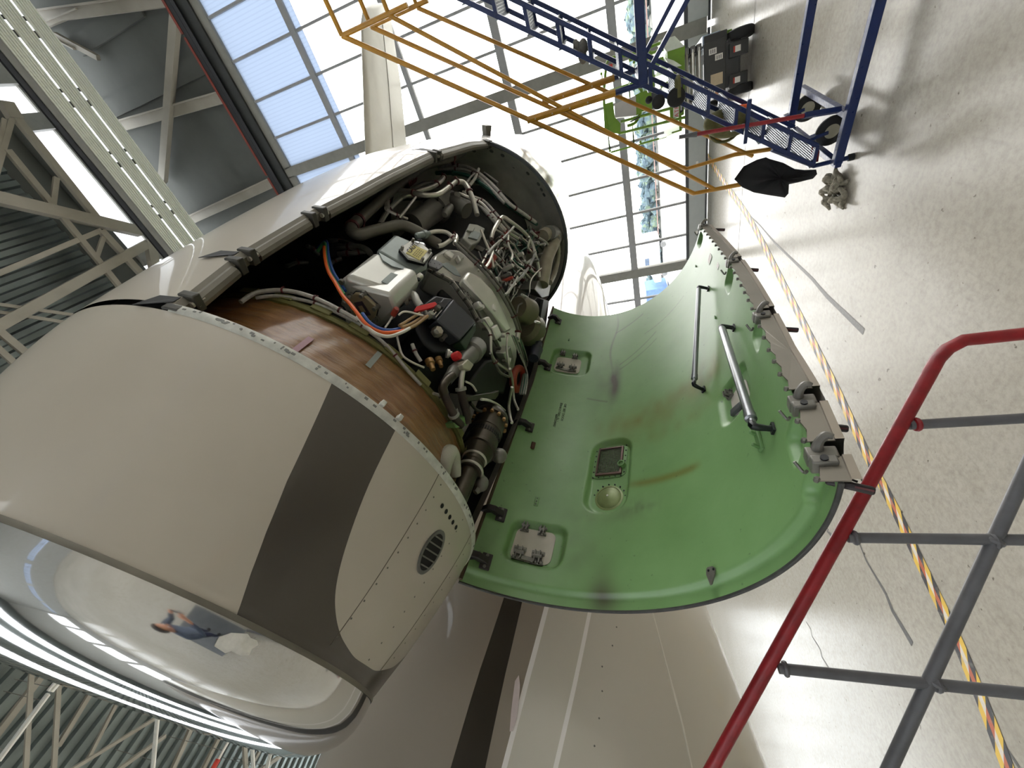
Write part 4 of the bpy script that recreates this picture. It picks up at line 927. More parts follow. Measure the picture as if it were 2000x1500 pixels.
# steel lines along the gearbox
for off, r_, mt in ((0, 3.4, gun), (5, 2.6, duct_grey)):
    pipe('oil_line', [(888+off, 474-off*.5), (914+off, 500-off), (934+off, 519-off), (960+off, 548-off), (982+off, 580-off), (1002+off, 618-off*.6), (1012+off, 646)], [.69, .69, .70, .71, .71], r_, mt, 5, 8, (.3, .62, .86))
pipe('oil_line', [(1012, 648), (1010, 668)], .71, 5, steel_tube, 2, 10, (.9,))
pipe('fuel_line', [(942, 628), (952, 640), (958, 655), (959, 688), (966, 704), (980, 716), (993, 724)], [.69, .69, .69], 3.2, steel_tube, 5, 8, (.35, .7))
pipe('fuel_line', [(958, 690), (968, 712), (978, 728), (994, 736)], .70, 2.8, gun, 5, 8, (.3,))
pipe('fuel_line', [(992, 652), (990, 680), (994, 712), (996, 735)], .72, 2.4, steel_tube, 5, 8, (.05,))
pipe('fuel_line', [(1000, 756), (994, 790), (996, 812), (1000, 826)], .74, 3, steel_tube, 5, 8); pipe('fuel_line', [(996, 720), (1001, 745), (1004, 780), (1012, 800)], .73, 2.4, steel_tube, 4, 8)
pipe('oil_line', [(836, 456), (852, 452), (872, 454), (884, 464), (892, 472)], [.68, .69, .69], 4, steel_tube, 5, 10, (.75,)); cyl_px('check_valve', (812, 461), (838, 456), .70, .69, [(0, 3), (.1, 6), (.5, 6), (.55, 8), (.75, 8), (.8, 5), (1, 5)], silver_gr)
pipe('oil_line', [(855, 481), (866, 478), (878, 470), (888, 460), (892, 464), (888, 476)], [.67, .69], 4, steel_tube, 5, 10, (.6,))
pipe('oil_line', [(960, 466), (964, 450), (978, 427), (985, 425), (996, 432), (1024, 454), (1039, 476), (1046, 500), (1051, 519), (1053, 541)], [.66, .69, .70, .70, .70], 3.6, steel_tube, 5, 10, (.22, .95))
for k, (dx, dy, r) in enumerate([(0, 0, 3.6), (7, -3, 3), (-5, 5, 2.6), (3, 9, 2.4)]):
    pipe('sense_line', [(896+dx, 378+dy), (914+dx, 386+dy), (938+dx, 396+dy), (956+dx, 414+dy), (970+dx, 430+dy), (988+dx, 450+dy), (1012+dx, 466+dy)], [.64, .64, .65, .66, .66], r, [steel_tube, harness_w, gun, harness_w][k], 5, 8, (.3, .55, .85))
# large tan duct on the right
pipe('insulated_air_duct', [(1060, 462), (1070, 455), (1080, 458), (1083, 470), (1076, 486), (1068, 505), (1063, 530), (1058, 556)], [.68, .70, .72, .72, .70, .70, .70], 12.5, duct_tan, 6, 16, (.45,), cw=1.04, cm=gun)
pipe('bellows_rings', [(1072, 455), (1082, 455), (1088, 464)], .715, 13.5, gun, 5, 16)
pipe('insulated_air_duct', [(1088, 470), (1090, 500), (1084, 530), (1074, 552)], .74, 5, duct_tan, 5, 10)
slab('actuator_block', [(1044, 565), (1052, 548), (1076, 556), (1072, 578), (1058, 582)], .70, .6, gun, eng, .004); slab('actuator_block', [(1040, 592), (1050, 580), (1072, 588), (1066, 606), (1050, 606)], .70, .6, core_dk, eng, .004)
cyl_px('oil_cooler_drum', (1010, 600), (1034, 612), .66, .70, [(0, 20), (.2, 26), (.8, 27), (1, 18)], M('khaki_casing', (118, 112, 92), .45, .4, var=.12)); cyl_px('oil_cooler_drum', (1022, 634), (1040, 648), .66, .72, [(0, 24), (.2, 32), (.75, 33), (1, 20)], bpy.data.materials['khaki_casing'])
cyl_px('fuel_filter_bowl', (1038, 660), (1056, 640), .72, .74, [(0, 6), (.2, 10), (.8, 13), (1, 6)], tank_m)
pipe('sense_line', [(1046, 628), (1060, 634), (1064, 646), (1056, 666)], .77, 2.4, steel_tube, 5, 8)
cyl_px('pump_body', (1052, 672), (1042, 700), .73, .73, [(0, 8), (.3, 8), (.35, 12), (1, 10)], M('dark_navy_casing', (34, 38, 50), .4))
slab('dark_beam', [(1062, 585), (1072, 588), (1062, 640), (1054, 652), (1052, 640)], .76, .74, core_dk, eng, .003)
cyl_px('spring_coupling', (952, 520), (966, 500), .66, .68, [(0, 5), (.05, 7), (.2, 7), (.22, 6), (.38, 6), (.4, 7), (.55, 7), (.57, 6), (.75, 7), (.9, 7), (1, 4)], red_plug)
# dense small lines between gearbox and aft frame
rs = random.Random(21); poly_pts = [(955, 470), (975, 452), (1010, 462), (1045, 450), (1062, 470), (1056, 520), (1046, 560), (1040, 600), (1020, 612), (1002, 590), (985, 560), (965, 540), (945, 505)]
def inside(x, y):
    c = False; j = len(poly_pts)-1
    for i in range(len(poly_pts)):
        a, b = poly_pts[i], poly_pts[j]
        if (a[1] > y) != (b[1] > y) and x < (b[0]-a[0])*(y-a[1])/(b[1]-a[1])+a[0]: c = not c
        j = i
    return c
cnt = 0
while cnt < 84:
    x = 940+rs.random()*122; y = 448+rs.random()*165
    if not inside(x, y): continue
    an = rs.choice([-.95, -.85, -1.1, .75, .9, 1.25, 1.4]); Ln = 22+rs.random()*46; pts_ = []
    for k in range(4): f = k/3-.5; pts_.append((x+math.cos(an)*Ln*f+rs.uniform(-5, 5), y+math.sin(an)*Ln*f+rs.uniform(-5, 5)))
    mt = rs.choice([steel_tube, steel_tube, harness_w, harness_w, gun, duct_grey, harness_g, steel_tube]); rr = rs.uniform(.56, .72)
    pipe('small_line', pts_, [rr, rr+rs.uniform(-.03, .03)], rs.uniform(1.0, 2.9), mt, 4, 6, (rs.uniform(.2, .8),) if cnt % 2 else (), cm=clamp_m, cw=1.7); cnt += 1
cnt = 0
while cnt < 26:
    x = 945+rs.random()*112; y = 455+rs.random()*150
    if inside(x, y): knob((x, y), rs.uniform(.60, .68), rs.uniform(2.5, 5), rs.uniform(.03, .07), rs.choice([gun, clamp_m, elec, steel_tube, gun, red_plug]), 'fitting', None, 8); cnt += 1
for k in range(9):
    x = 1000+k*4; y = 650+k*9; pipe('bundle_wire', [(1000+k*2.2, 655+k), (1014+k*2, 690+k*2), (1030-k, 730), (1026-k*1.4, 770)], [.72, .74], 1.5, [harness_w, harness_g, gun][k % 3], 4, 6, (.4,) if k % 4 == 0 else ())
for a, b in (((600, 480), (622, 498)), ((560, 520), (600, 512)), ((640, 470), (690, 478)), ((660, 498), (700, 490)), ((640, 520), (668, 505))): pipe('dim_line', [a, ((a[0]+b[0])/2, (a[1]+b[1])/2-3), b], .58, 4, gun, 4, 8, (.5,))
pipe('dim_line', [(655, 482), (700, 482), (715, 487), (724, 496)], .62, 6, gun, 5, 10, (.2,)); pipe('dim_line', [(660, 496), (694, 494), (720, 490)], .60, 4.6, gun, 5, 10, (.3, .6))
# ---------------------------------------------------------------- lower cowl door (hanging open)
SL = 2.45; cF = np.array([.05, -.944]); cA = np.array([-.058, -1.0])
def dcr(s):
    k = s/SL; c = cF+(cA-cF)*k; return c, .81+(.762-.81)*k+.05*math.sin(PI*min(1, max(0, k)))
def Dn(s, ph): a = math.radians(ph); return -(math.cos(a)*EU+math.sin(a)*EV)      # inward normal (towards the viewer's side)
def D(s, ph, off=0.):
    c, r = dcr(s); return EC+EA*s+c[0]*EU+c[1]*EV-Dn(s, ph)*(r-off)
def Dt(s, ph): a = math.radians(ph); return -math.sin(a)*EU+math.cos(a)*EV         # along the arc, towards the free edge
def lo(s): return float(np.interp(s, [0, 1.5, 2.45], [151, 149, 143.3]))
def hi(s): return float(np.interp(s, [0, .3, .6, 1.5, 2.45], [275.4, 274.6, 270.9, 267, 261.2]))
def dpx(x, y, off=0.):
    d = ray(x, y); best = None; pr = None
    for k in range(700):
        t = .8+k*.004; q = EYE+d*t-EC; s = q @ EA; c, r = dcr(s); g = math.hypot(q @ EU-c[0], q @ EV-c[1])-(r-off)
        if pr is not None and pr < 0 <= g and -.1 < s < 2.6: best = (s, math.degrees(math.atan2(q @ EV-c[1], q @ EU-c[0])) % 360)
        pr = g
    return best
def rr_sdf(s, ph, s0, s1, p0, p1, rad_):
    r = .84; x = abs(s-(s0+s1)/2)-(s1-s0)/2+rad_; y = abs(ph-(p0+p1)/2)*math.pi/180*r-(p1-p0)/2*math.pi/180*r+rad_
    return math.hypot(max(x, 0), max(y, 0))+min(max(x, y), 0)-rad_
rec = [(1.63, 1.935, 154., 175.8, .07, .034), (.145, .372, 161., 181.3, .06, .034), (.455, .975, 184.2, 200.8, .1, .03), (.665, .905, 238., 254.5, .06, .02)]
pock = [(2.3, 2.42, 252, 259), (1.42, 1.56, 257.5, 266), (.77, .9, 262, 270), (.17, .29, 263.5, 272.5), (.03, .10, 264, 272)]
def depth(s, ph):
    d = 0.
    for s0, s1, p0, p1, r_, h in rec:
        q = rr_sdf(s, ph, s0, s1, p0, p1, r_); d = max(d, h*min(1., max(0., -q/.022)))
    for s0, s1, p0, p1 in pock:
        q = rr_sdf(s, ph, s0, s1, p0, p1, .03); d = max(d, .03*min(1., max(0., -q/.02)))
    if s < .06: d = max(d, .026*min(1, (.06-s)/.016))
    return d
nsd, npd = 300, 250
Gd = np.zeros((nsd+1, npd+1, 3)); oil = np.zeros((nsd+1, npd+1)); soot = np.zeros((nsd+1, npd+1)); rg = np.random.default_rng(3)
ns_ = rg.random((60, 50))
def vn(s, p):
    x = (s*12) % 58; y = (p*.35) % 48; i, j = int(x), int(y); fx, fy = x-i, y-j
    return ns_[i, j]*(1-fx)*(1-fy)+ns_[i+1, j]*fx*(1-fy)+ns_[i, j+1]*(1-fx)*fy+ns_[i+1, j+1]*fx*fy
def blob(s, p, s0, p0, a, b): return math.exp(-((s-s0)/a)**2-((p-p0)/b)**2)
for i in range(nsd+1):
    s = SL*i/nsd; l_, h_ = lo(s), hi(s)
    for j in range(npd+1):
        p = l_+(h_-l_)*j/npd; Gd[i, j] = D(s, p, -depth(s, p)); n = vn(s, p); n2 = vn(s*3.1+7, p*2.7)
        sv = 1.1+(p-215)*.0012
        oil[i, j] = min(.85, .75*math.exp(-((s-sv)/.13)**2)*max(0, min(1, (p-178)/22))*max(0, min(1, (252-p)/12))*(.35+.9*n)+.8*math.exp(-((s-.60-(p-210)*-.0014)/.022)**2)*max(0, min(1, (p-197)/8))*max(0, min(1, (229-p)/4))+.35*math.exp(-((s-.9)/.05)**2)*max(0, min(1, (p-200)/10))*max(0, min(1, (250-p)/10))*n)
        k = .85*blob(s, p, 1.5, 190.3, .17, 2.4)*(.5+n)+.55*blob(s, p, 2.05, 187.5+1.4*math.sin(s*9), .36, .55)+.3*blob(s, p, 1.55, 186, .25, 6)*(.3+n)
        k += .55*blob(s, p, .26, 186, .09, 5)*n+.5*blob(s, p, .04, 196, .06, 5)+.35*blob(s, p, .09, 195, .12, 3.5)+.45*blob(s, p, .46, 205, .05, 6)*n2+.3*blob(s, p, .44, 192, .05, 14)*n
        for (a0, b0, a1, b1, w) in ((1.38, 178, 1.33, 188, .006), (1.72, 192, 1.95, 212, .006), (1.66, 192, 1.86, 212, .005), (2.15, 188, 2.3, 205, .008), (2.0, 205, 2.1, 232, .004)):
            if min(b0, b1) < p < max(b0, b1): c = a0+(a1-a0)*(p-b0)/(b1-b0); k += .5*math.exp(-((s-c)/w)**2)
        soot[i, j] = min(.9, k)
cx = D(1.2, 150, 0)
m = MB(); m.grid(Gd); door = m.build('cowl_door', green_in, eng, attrs=dict(oil=oil.ravel(), soot=soot.ravel()), fix=False, sharp=False)
props(door, 'open green cowl door, inner face towards the camera')
Go = np.array([[D(SL*i/60, lo(SL*i/60)+(hi(SL*i/60)-lo(SL*i/60))*j/80, -.034-.03*min(1, i/3)) for j in range(81)] for i in range(61)])
m = MB(); m.grid(Go); m.build('outer_skin', paint2, door, attrs=dict(stripe=np.full(61*81, -1.)), fix=False, sharp=False)
def edge_strip(name, pts_in, pts_out, mat):
    m = MB(); m.grid(np.array([pts_in, pts_out])); return m.build(name, mat, door, fix=False)
js = [k/100 for k in range(101)]
P0 = [D(0, lo(0)+(hi(0)-lo(0))*f, -.026) for f in js]; P1 = [D(0, lo(0)+(hi(0)-lo(0))*f, -.034) for f in js]; edge_strip('front_edge', P0, P1, rail_grey)
P0 = [D(SL, lo(SL)+(hi(SL)-lo(SL))*f, 0) for f in js]; P1 = [D(SL, lo(SL)+(hi(SL)-lo(SL))*f, -.06) for f in js]; edge_strip('rear_edge', P0, P1, steel_dk)
m = MB(); m.tube([D(-.003, lo(0)+(hi(0)-lo(0))*f, -.029) for f in js], .006, 8); m.build('front_seal', M('grey_edge_seal', (62, 62, 60), .6, var=.3, vscale=30), door)
m = MB(); m.tube([D(SL+.004, lo(SL)+(hi(SL)-lo(SL))*f, -.02) for f in js if not .38 < f < .40], .010, 8); m.build('rear_seal', steel_dk, door)
m = MB(); m.grid(np.array([[D(SL*k/40, lo(SL*k/40), 0) for k in range(41)], [D(SL*k/40, lo(SL*k/40), -.06) for k in range(41)]])); m.build('hinge_edge', steel_dk, door, fix=False)
m = MB(); m.tube([D(SL*k/30, lo(SL*k/30)+.3, .004) for k in range(31)], .009, 8); m.build('hinge_seal', M('brown_edge_seal', (74, 58, 40), .7), door)
# free edge: grey beam with saw toothed web
def fe(s, dph, off): return D(s, hi(s)+dph, off)
for s0, s1 in ((.0, .07), (.12, .26), (.33, .86), (.93, 1.53), (1.6, 2.42)):
    m = MB(); L = np.linspace(s0, s1, 18)
    m.grid(np.array([[fe(s, -.1, -.064), fe(s, .7, -.064), fe(s, .75, -.047), fe(s, .1, -.046)] for s in L])); eb = m.build('edge_beam', M('pale_edge_beam', (150, 140, 126), .4, .3, var=.06) if s0 == 0 else bpy.data.materials['pale_edge_beam'], door, fix=False)
    nt_ = max(1, int(round((s1-s0)/.088))); V = [fe(s, .1, -.047) for s in np.linspace(s1, s0, 10)]; tips = []
    for k in range(nt_):
        a = s0+(s1-s0)*k/nt_; b = s0+(s1-s0)*(k+1)/nt_; w_ = b-a; V += [fe(a+.02*w_, .1, .016), fe(a+.12*w_, .1, .016), fe(a+.2*w_, .1, .004), fe(a+.6*w_, .1, -.001), fe(a+.98*w_, .1, .006)]; tips.append(a+.07*w_)
    m = MB(); m.prism(V, [p+Dt(1., 268)*.004 for p in V]); wb = m.build('saw_tooth_web', edge_beam_m, door, smooth=0)
    for a in tips: m = MB(); P = fe(a, .0, .012); n = Dt(a, 268); m.lathe(P, n, [(0, .006), (.010, .006), (.012, .004)], 6); m.build('stud', gun, wb)
for s0 in (.095, .29, .895, 1.565, 2.445):
    n = Dn(s0, hi(s0)); tg = Dt(s0, hi(s0)); R = np.array([EA, tg, n]).T; m = MB(); m.box(fe(s0-.012, -.6, -.014), (.034, .036, .06), R); m.box(fe(s0-.04, -.2, -.012), (.024, .04, .05), R)
    lt = m.build('latch_block', latch_grey, door, bevel=.004); m = MB()
    m.tube([fe(s0-.004, .0, -.008), fe(s0, 1.2, -.008), fe(s0+.006, 2.0, -.014), fe(s0+.012, 2.6, -.026), fe(s0+.006, 2.5, -.038)], [.015, .011, .0095, .010, .006], 10, 5); m.build('latch_hook', latch_grey, lt)
    m = MB(); m.tube([fe(s0-.018, -3.8, .01), fe(s0-.008, -5., .012), fe(s0+.01, -3.6, .03)], .004, 6, 3); m.build('safety_wire_loop', gun, lt)
    m = MB(); m.lathe(fe(s0-.04, 1.2, -.012), tg, [(0, .008), (.004, .008)], 12); m.build('bolt', box_black, lt)
# latch handles hanging open under the free edge
down = np.array([0, 0, -1.])
for s0, pa, pb, wpx in ((2.3, (1388, 448), (1416, 449), 4), (1.45, (1444, 525), (1482, 528), 5), (.8, (1498, 641), (1560, 645), 7.5), (.24, (1578, 829), (1658, 838), 12), (.03, (1612, 938), (1710, 960), 15)):
    tq_ = np.linalg.norm(fe(s0, .4, -.05)-EYE)+.02; P = at_t(*pa, tq_); Q_ = at_t(*pb, tq_); d = nrm(Q_-P); Lh = np.linalg.norm(Q_-P); m = MB(); m.bar(P, Q_, .018, px_len(wpx, P), ray(*pa)); lh = m.build('latch_handle', latch_dark, door, bevel=.005)
    m = MB(); hw = px_len(wpx*.5, P); q = P+d*Lh*.45+EA*hw; m.tube([q, q+EA*hw*.8+d*.004, q+EA*hw*1.2+d*.012, q+EA*hw*.9+d*.022], hw*.3, 6, 3); m.build('trigger_hook', latch_dark, lh)
    m = MB(); vv = ray(*pa)*.011; m.bar(P+d*(Lh*.6)-vv, P+d*(Lh*.97)-vv, .004, hw*1.4, ray(*pa)); m.build('red_placard', M('dull_red_placard', (84, 34, 34), .5) if 'dull_red_placard' not in bpy.data.materials else bpy.data.materials['dull_red_placard'], lh, smooth=0)
# goose neck hinge arms
for px in [(1068, 620), (1062, 716), (1024, 833), (966, 1003), (936, 1094)]:
    s, ph = dpx(*px) or (.3, 156.); s = min(2.35, max(.06, s)); ph0 = lo(s)
    m = MB(); w = .016; A = [D(s, ph0-1.5, .005), D(s, ph0+.5, .05), D(s, ph0+3.5, .055), D(s, ph0+6.5, .03), D(s, ph0+7.5, .004), D(s, ph0+5, .004), D(s, ph0+2.5, .022), D(s, ph0+.5, .0)]
    m.prism([p-EA*w for p in A], [p+EA*w for p in A]); ga = m.build('hinge_arm', latch_dark, door, bevel=.004)
    m = MB(); P = D(s, ph0+6.2, .0); n = Dn(s, ph0+6.2); m.box(P+n*.008, (.075, .05, .014), np.array([EA, Dt(s, ph0+6), n]).T); m.build('hinge_foot', latch_dark, ga, bevel=.004)
    for q in (-.026, .026): m = MB(); m.lathe(P+EA*q+n*.014, n, [(0, .008), (.008, .007)], 8); m.build('bolt', gun, ga)
# recessed access panels with their latches
def patch(s0, s1, p0, p1, off, name, mat, parent, rad_=.03, th=.004, n=6):
    r = .84; L = []; w = (s1-s0)/2; h = (p1-p0)/2*PI/180*r; cs, cp = (s0+s1)/2, (p0+p1)/2
    for qx, qy, a0 in ((1, 1, 0), (-1, 1, 90), (-1, -1, 180), (1, -1, 270)):
        for k in range(n+1): a = math.radians(a0+90*k/n); L.append((cs+qx*(w-rad_)+rad_*math.cos(a), cp+math.degrees((qy*(h-rad_)+rad_*math.sin(a))/r)))
    m = MB(); m.prism([D(s, p, off) for s, p in L], [D(s, p, off+th) for s, p in L]); return m.build(name, mat, parent, smooth=20)
def bracket(s, ph, off, k=1., par=None, fix_=True):
    n = Dn(s, ph); tg = Dt(s, ph); R = np.array([EA, tg, n]).T; P = D(s, ph, off); m = MB()
    m.box(P+n*.006, (.034*k, .03*k, .012), R)
    for q in (-1, 1): m.box(P+n*.02+tg*q*.008*k, (.04*k, .005, .028), R); m.box(P+n*.008+EA*q*.016*k, (.012*k, .042*k, .01), R)
    m.tube([P+n*.026-tg*.016*k, P+n*.026+tg*.016*k], .007*k, 8)
    for q in (-1, 1):
        for q2 in (-1, 1): m.lathe(P+EA*q*.016*k+tg*q2*.015*k+n*.012, n, [(0, .004*k), (.006, .004*k)], 6)
    return m.build('panel_latch', latch_grey, par, smooth=30)
for (s0, s1, p0, p1), lt in (((1.685, 1.865, 157.3, 170.6), [(1099, 692, 1.), (1123, 699, 1.), (1094, 717, 1.4), (1118, 722, 1.4)]), ((.172, .346, 163.5, 177.), [(1026, 1032, 1.), (1060, 1040, 1.), (1014, 1082, 1.4), (1050, 1092, 1.4)]), ((.69, .832, 242.6, 251.2), [])):
    dz = -.033 if lt else -.018; ap = patch(s0, s1, p0, p1, dz, 'access_panel', white_panel, door, .035, .003); sm = min(t[1] for t in lt) if lt else 0
    for (x, y, k) in lt: s, p = dpx(x, y, -.03); bracket(s, p, -.031, k*1.05, ap)
    if lt:
        a = dpx(lt[2][0], lt[2][1]+3, -.03); b = dpx(lt[3][0], lt[3][1]+3, -.03); m = MB(); n = Dn(*a); m.bar(D(a[0]-.01, a[1], -.02), D(b[0]-.01, b[1], -.02), .022, .008, n); m.build('latch_link', latch_grey, ap, bevel=.002)
    else:
        s, p = dpx(1427, 771, -.01); bracket(s, p, -.014, .9, ap); m = MB(); a = dpx(1430, 808, -.01); b = dpx(1450, 790, -.01); m.bar(D(a[0], a[1], -.008), D(b[0], b[1], -.008), .035, .016, Dn(*a)); m.build('latch_cover', steel_dk, ap, bevel=.006)
# vent screen and blow-out dome in the long recess
fr = patch(.70, .935, 185.4, 198.2, -.029, 'screen_flange', primer, door, .035, .004)
m = MB(); G = []
for q, o_ in ((0., -.026), (0., -.012), (.009, -.010), (.009, -.02)): G.append([D(.715+q, 186.9+q*68, o_), D(.917-q, 186.9+q*68, o_), D(.917-q, 196.8-q*68, o_), D(.715+q, 196.8-q*68, o_), D(.715+q, 186.9+q*68, o_)])
m.grid(np.array(G)); scr = m.build('vent_screen', M('brown_screen_frame', (104, 82, 74), .5, .4, var=.2, vscale=30), door, smooth=0)
m = MB(); m.plate([D(.729, 187.9, -.0255), D(.903, 187.9, -.0255), D(.903, 195.8, -.0255), D(.729, 195.8, -.0255)], .001, Dn(.8, 192)); m.build('screen_backing', M('dark_screen', (44, 44, 56), .6), scr, smooth=0)
m = MB()
for k in range(13): p = 187.9+7.9*k/12; m.tube([D(.727, p, -.016), D(.905, p, -.016)], .0018, 4)
for k in range(15): s = .729+.174*k/14; m.tube([D(s, 187.7, -.013), D(s, 191.8, -.013), D(s, 196, -.013)], .0018, 4)
m.build('screen_wire', M('screen_wire_metal', (120, 112, 108), .4, .5), scr)
for k in range(22):
    f = k/22*4; e = int(f); g = f-e; s, p = [(.706+.22*g, 186.), (.928, 186+11.6*g), (.928-.22*g, 197.6), (.706, 197.6-11.6*g)][e]; m = MB(); n = Dn(s, p); m.lathe(D(s, p, -.026), n, [(0, .0045), (.004, .004)], 6); m.build('screw', box_black, fr)
s, p = dpx(1216, 909, -.02); m = MB(); m.lathe(D(s, p, -.028), Dn(s, p), [(0, .02), (.03, .02), (.03, .014), (.02, .013)], 16); m.build('drain_stub', primer, fr)
cd = D(.565, 193., -.03); nd = Dn(.565, 193); m = MB(); m.lathe(cd, nd, [(0, .076), (.006, .075), (.008, .066), (.006, .064), (.012, .058), (.016, .044), (.017, .040), (.022, .03), (.026, .014), (.027, .002)], 48)
dm = m.build('blow_out_dome', M('tan_green_dome', (134, 146, 96), .4, .15, var=.16, vscale=14), door)
m = MB(); m.lathe(cd+nd*.0255, nd, [(0, .006), (.003, .005)], 12); m.build('centre_stud', label_white, dm)
d_, u_, w_ = frame_of(nd)
for k in range(16): a = 2*PI*k/16; m = MB(); m.lathe(cd+(math.cos(a)*u_+math.sin(a)*w_)*.086-nd*.001, nd, [(0, .0045), (.005, .004)], 6); m.build('screw', box_black, dm)
# hold-open rods
for a, b, ra in (((1365, 563), (1356, 748), .014), ((1410, 640), (1470, 828), .0165)):
    sa = dpx(*a, .06); sb = dpx(*b, .06); A = D(*sa, .06); B = D(*sb, .06); d = nrm(B-A); L = np.linalg.norm(B-A); m = MB()
    m.lathe(A, d, [(0, ra*.6), (.01, ra*.9), (.02, ra), (L*.93, ra), (L*.93, ra*1.15), (L*.965, ra*1.15), (L*.97, ra*.7), (L, ra*.7)], 20); rod = m.build('hold_open_rod', M('grey_rod_metal', (128, 130, 132), .28, .85), door) if a[0] == 1365 else m.build('hold_open_rod', bpy.data.materials['grey_rod_metal'], door)
    for (s, p), P, q in ((sa, A, -1), (sb, B, 1)):
        m = MB(); f = D(s, p, .002); n = Dn(s, p); m.tube([P-d*q*.01, P+d*q*.012, f+n*.02+d*q*.016, f+d*q*.014], [ra*.7, ra*.8, ra*.6, ra*.7], 10, 3); m.box(f+n*.004+d*q*.014, (.034, .024, .008), np.array([EA, Dt(s, p), n]).T); m.build('rod_end_clip', box_black, rod)
s, p = dpx(1486, 862); n = Dn(s, p); m = MB(); R = np.array([EA, Dt(s, p), n]).T; m.box(D(s, p, .006), (.085, .026, .012), R); m.tube([D(s+.03, p, .01), D(s+.03, p+.6, .035)], .007, 8); m.tube([D(s-.03, p, .01), D(s-.03, p+.6, .035)], .007, 8); m.build('rod_stowage_clip', primer, door, bevel=.003)
# front corner clip, small fittings, stencil
A = [dpx(*q, .004) for q in ((1381, 1113), (1384, 1109), (1394, 1107), (1398, 1110), (1398, 1122), (1393, 1142), (1390, 1144), (1382, 1124))]; n = Dn(*A[0]); m = MB(); m.plate([D(q[0], q[1], .004) for q in A], .004, n); cl = m.build('corner_clip', latch_grey, door, smooth=0)
for q in ((1385, 1115), (1394, 1112)): s, p = dpx(*q, .008); m = MB(); m.lathe(D(s, p, .007), n, [(0, .005), (.003, .004)], 8); m.build('rivet', box_black, cl)
def spot(px, w, h, mat, name, k=.002):
    s, p = dpx(*px); n = Dn(s, p); m = MB(); m.box(D(s, p, k/2), (w, h, k), np.array([EA, Dt(s, p), n]).T); return m.build(name, mat, door, bevel=k*.4)
sp = spot((1048, 980), .055, .022, primer, 'nut_plate', .006)
for q in (-.018, 0, .018): s, p = dpx(1048, 980); m = MB(); m.lathe(D(s+q, p, .006), Dn(s, p), [(0, .004), (.002, .003)], 8); m.build('hole', box_black, sp)
spot((1041, 871), .05, .026, M('brown_sealant', (88, 58, 38), .7), 'drain_scupper', .012)
spot((1386, 503), .11, .055, M('pale_pink_sticker', (190, 178, 166), .5), 'sticker', .001); spot((1402, 519), .06, .03, label_white, 'sticker', .001)
for px in ((1111, 664), (1360, 520), (1398, 620)): spot(px, .03, .008, primer, 'tie_mount', .008)
s, p = dpx(1107, 790); n = Dn(s, p)
for k, (tx, x, y, sz) in enumerate([('OIL FILL DOOR SERVICE', 1107, 790, .0245), ('SERVICE UNIT BY AUTHORISED', 1099, 788, .0225), ('PERSONNEL', 1090, 810, .0225)]):
    s, p = dpx(x, y); T_ = text_mesh(tx, sz, ink_green, 'stencil_text', D(s, p, .003), -EA, -Dt(s, p), door, .0004)
# ---------------------------------------------------------------- mobile stairs
phi = math.radians(-8); sd = np.array([math.cos(phi), math.sin(phi), 0]); sw = np.array([-math.sin(phi), math.cos(phi), 0]); S0 = np.array([-1.25, 4.5, 0]); SWD = .6
def sn(x, y, far=0): return plane_hit(x, y, S0+sw*SWD*far, sw)
stairs = thing('mobile_stairs', 'blue wheeled access stairs with yellow handrails standing in front of the glazed doors', 'stairs', S0)
def line_ext(a, b, k0=0., k1=0.): d = b-a; return a-d*k0, b+d*k1
A0, A1 = sn(1588, 322), sn(905, 0); A0, A1 = line_ext(A0, A1, 0, .12)
off_up = sn(1250, 112)-sn(1250, 165); 
U = sd*.165
chd = []
for far in (0, 1):
    for k, sh in enumerate((np.zeros(3), U)):
        a = A0+sh+sw*SWD*far; b = A1+sh+sw*SWD*far; m = MB(); m.bar(a, b, .035, .045, sw); m.build('stringer', blue, stairs, bevel=.004); chd.append((a, b))
a, b = chd[0]; n_steps = 14; zz = np.linspace(.32, 3.55, 15)
for k, z in enumerate(zz):
    f = (z-a[2])/(b[2]-a[2]); P = a+(b-a)*f
    for far in (0, 1): m = MB(); m.bar(P+sw*SWD*far, P+U+sw*SWD*far, .03, .05, sw); br = m.build('tread_bracket', blue, stairs, bevel=.003)
    m = MB(); c = P+U*.5+sw*SWD/2+[0, 0, .0]
    nx = 9; 
    for q in range(nx+1): m.bar(P+U*(-.12+1.1*q/nx)+[0, 0, .012], P+U*(-.12+1.1*q/nx)+sw*SWD+[0, 0, .012], .006, .014)
    for q in range(15): m.bar(P-U*.12+sw*SWD*(q+.5)/15+[0, 0, .010], P+U*.98+sw*SWD*(q+.5)/15+[0, 0, .010], .012, .006)
    m.bar(P-U*.14+[0, 0, .0], P-U*.14+sw*SWD, .008, .05); m.build('tread', galv, stairs, smooth=0)
# handrails
def rail(name, pts, r, mat, sub=1): m = MB(); m.tube(pts, r, 10, sub); return m.build(name, mat, stairs)
for far, top, mid, low in ((0, [(668, 70), (1355, 378), (1448, 360)], [(760, 30), (1440, 340)], None), (1, [(725, 52), (1340, 330), (1435, 302), (1508, 291)], [(815, 15), (1470, 305)], None)):
    T_ = [sn(*p, far) for p in top]; rail('handrail', T_, .021, yellow); M_ = [sn(*p, far) for p in mid]; M_[1] = T_[-1]*.45+T_[1]*.55 if far == 0 else M_[1]; rail('midrail', M_, .018, yellow)
    plat = sd*1.1+sw*0; rail('platform_rail', [T_[0], T_[0]+plat], .021, yellow); rail('platform_rail', [M_[0], M_[0]+plat], .018, yellow)
    q = T_[0]; m0 = M_[0]; rail('rail_post', [q, np.array([q[0], q[1], 3.55])], .02, yellow)
    e = T_[0]+plat; rail('rail_post', [e, np.array([e[0], e[1], 3.5])], .02, yellow)
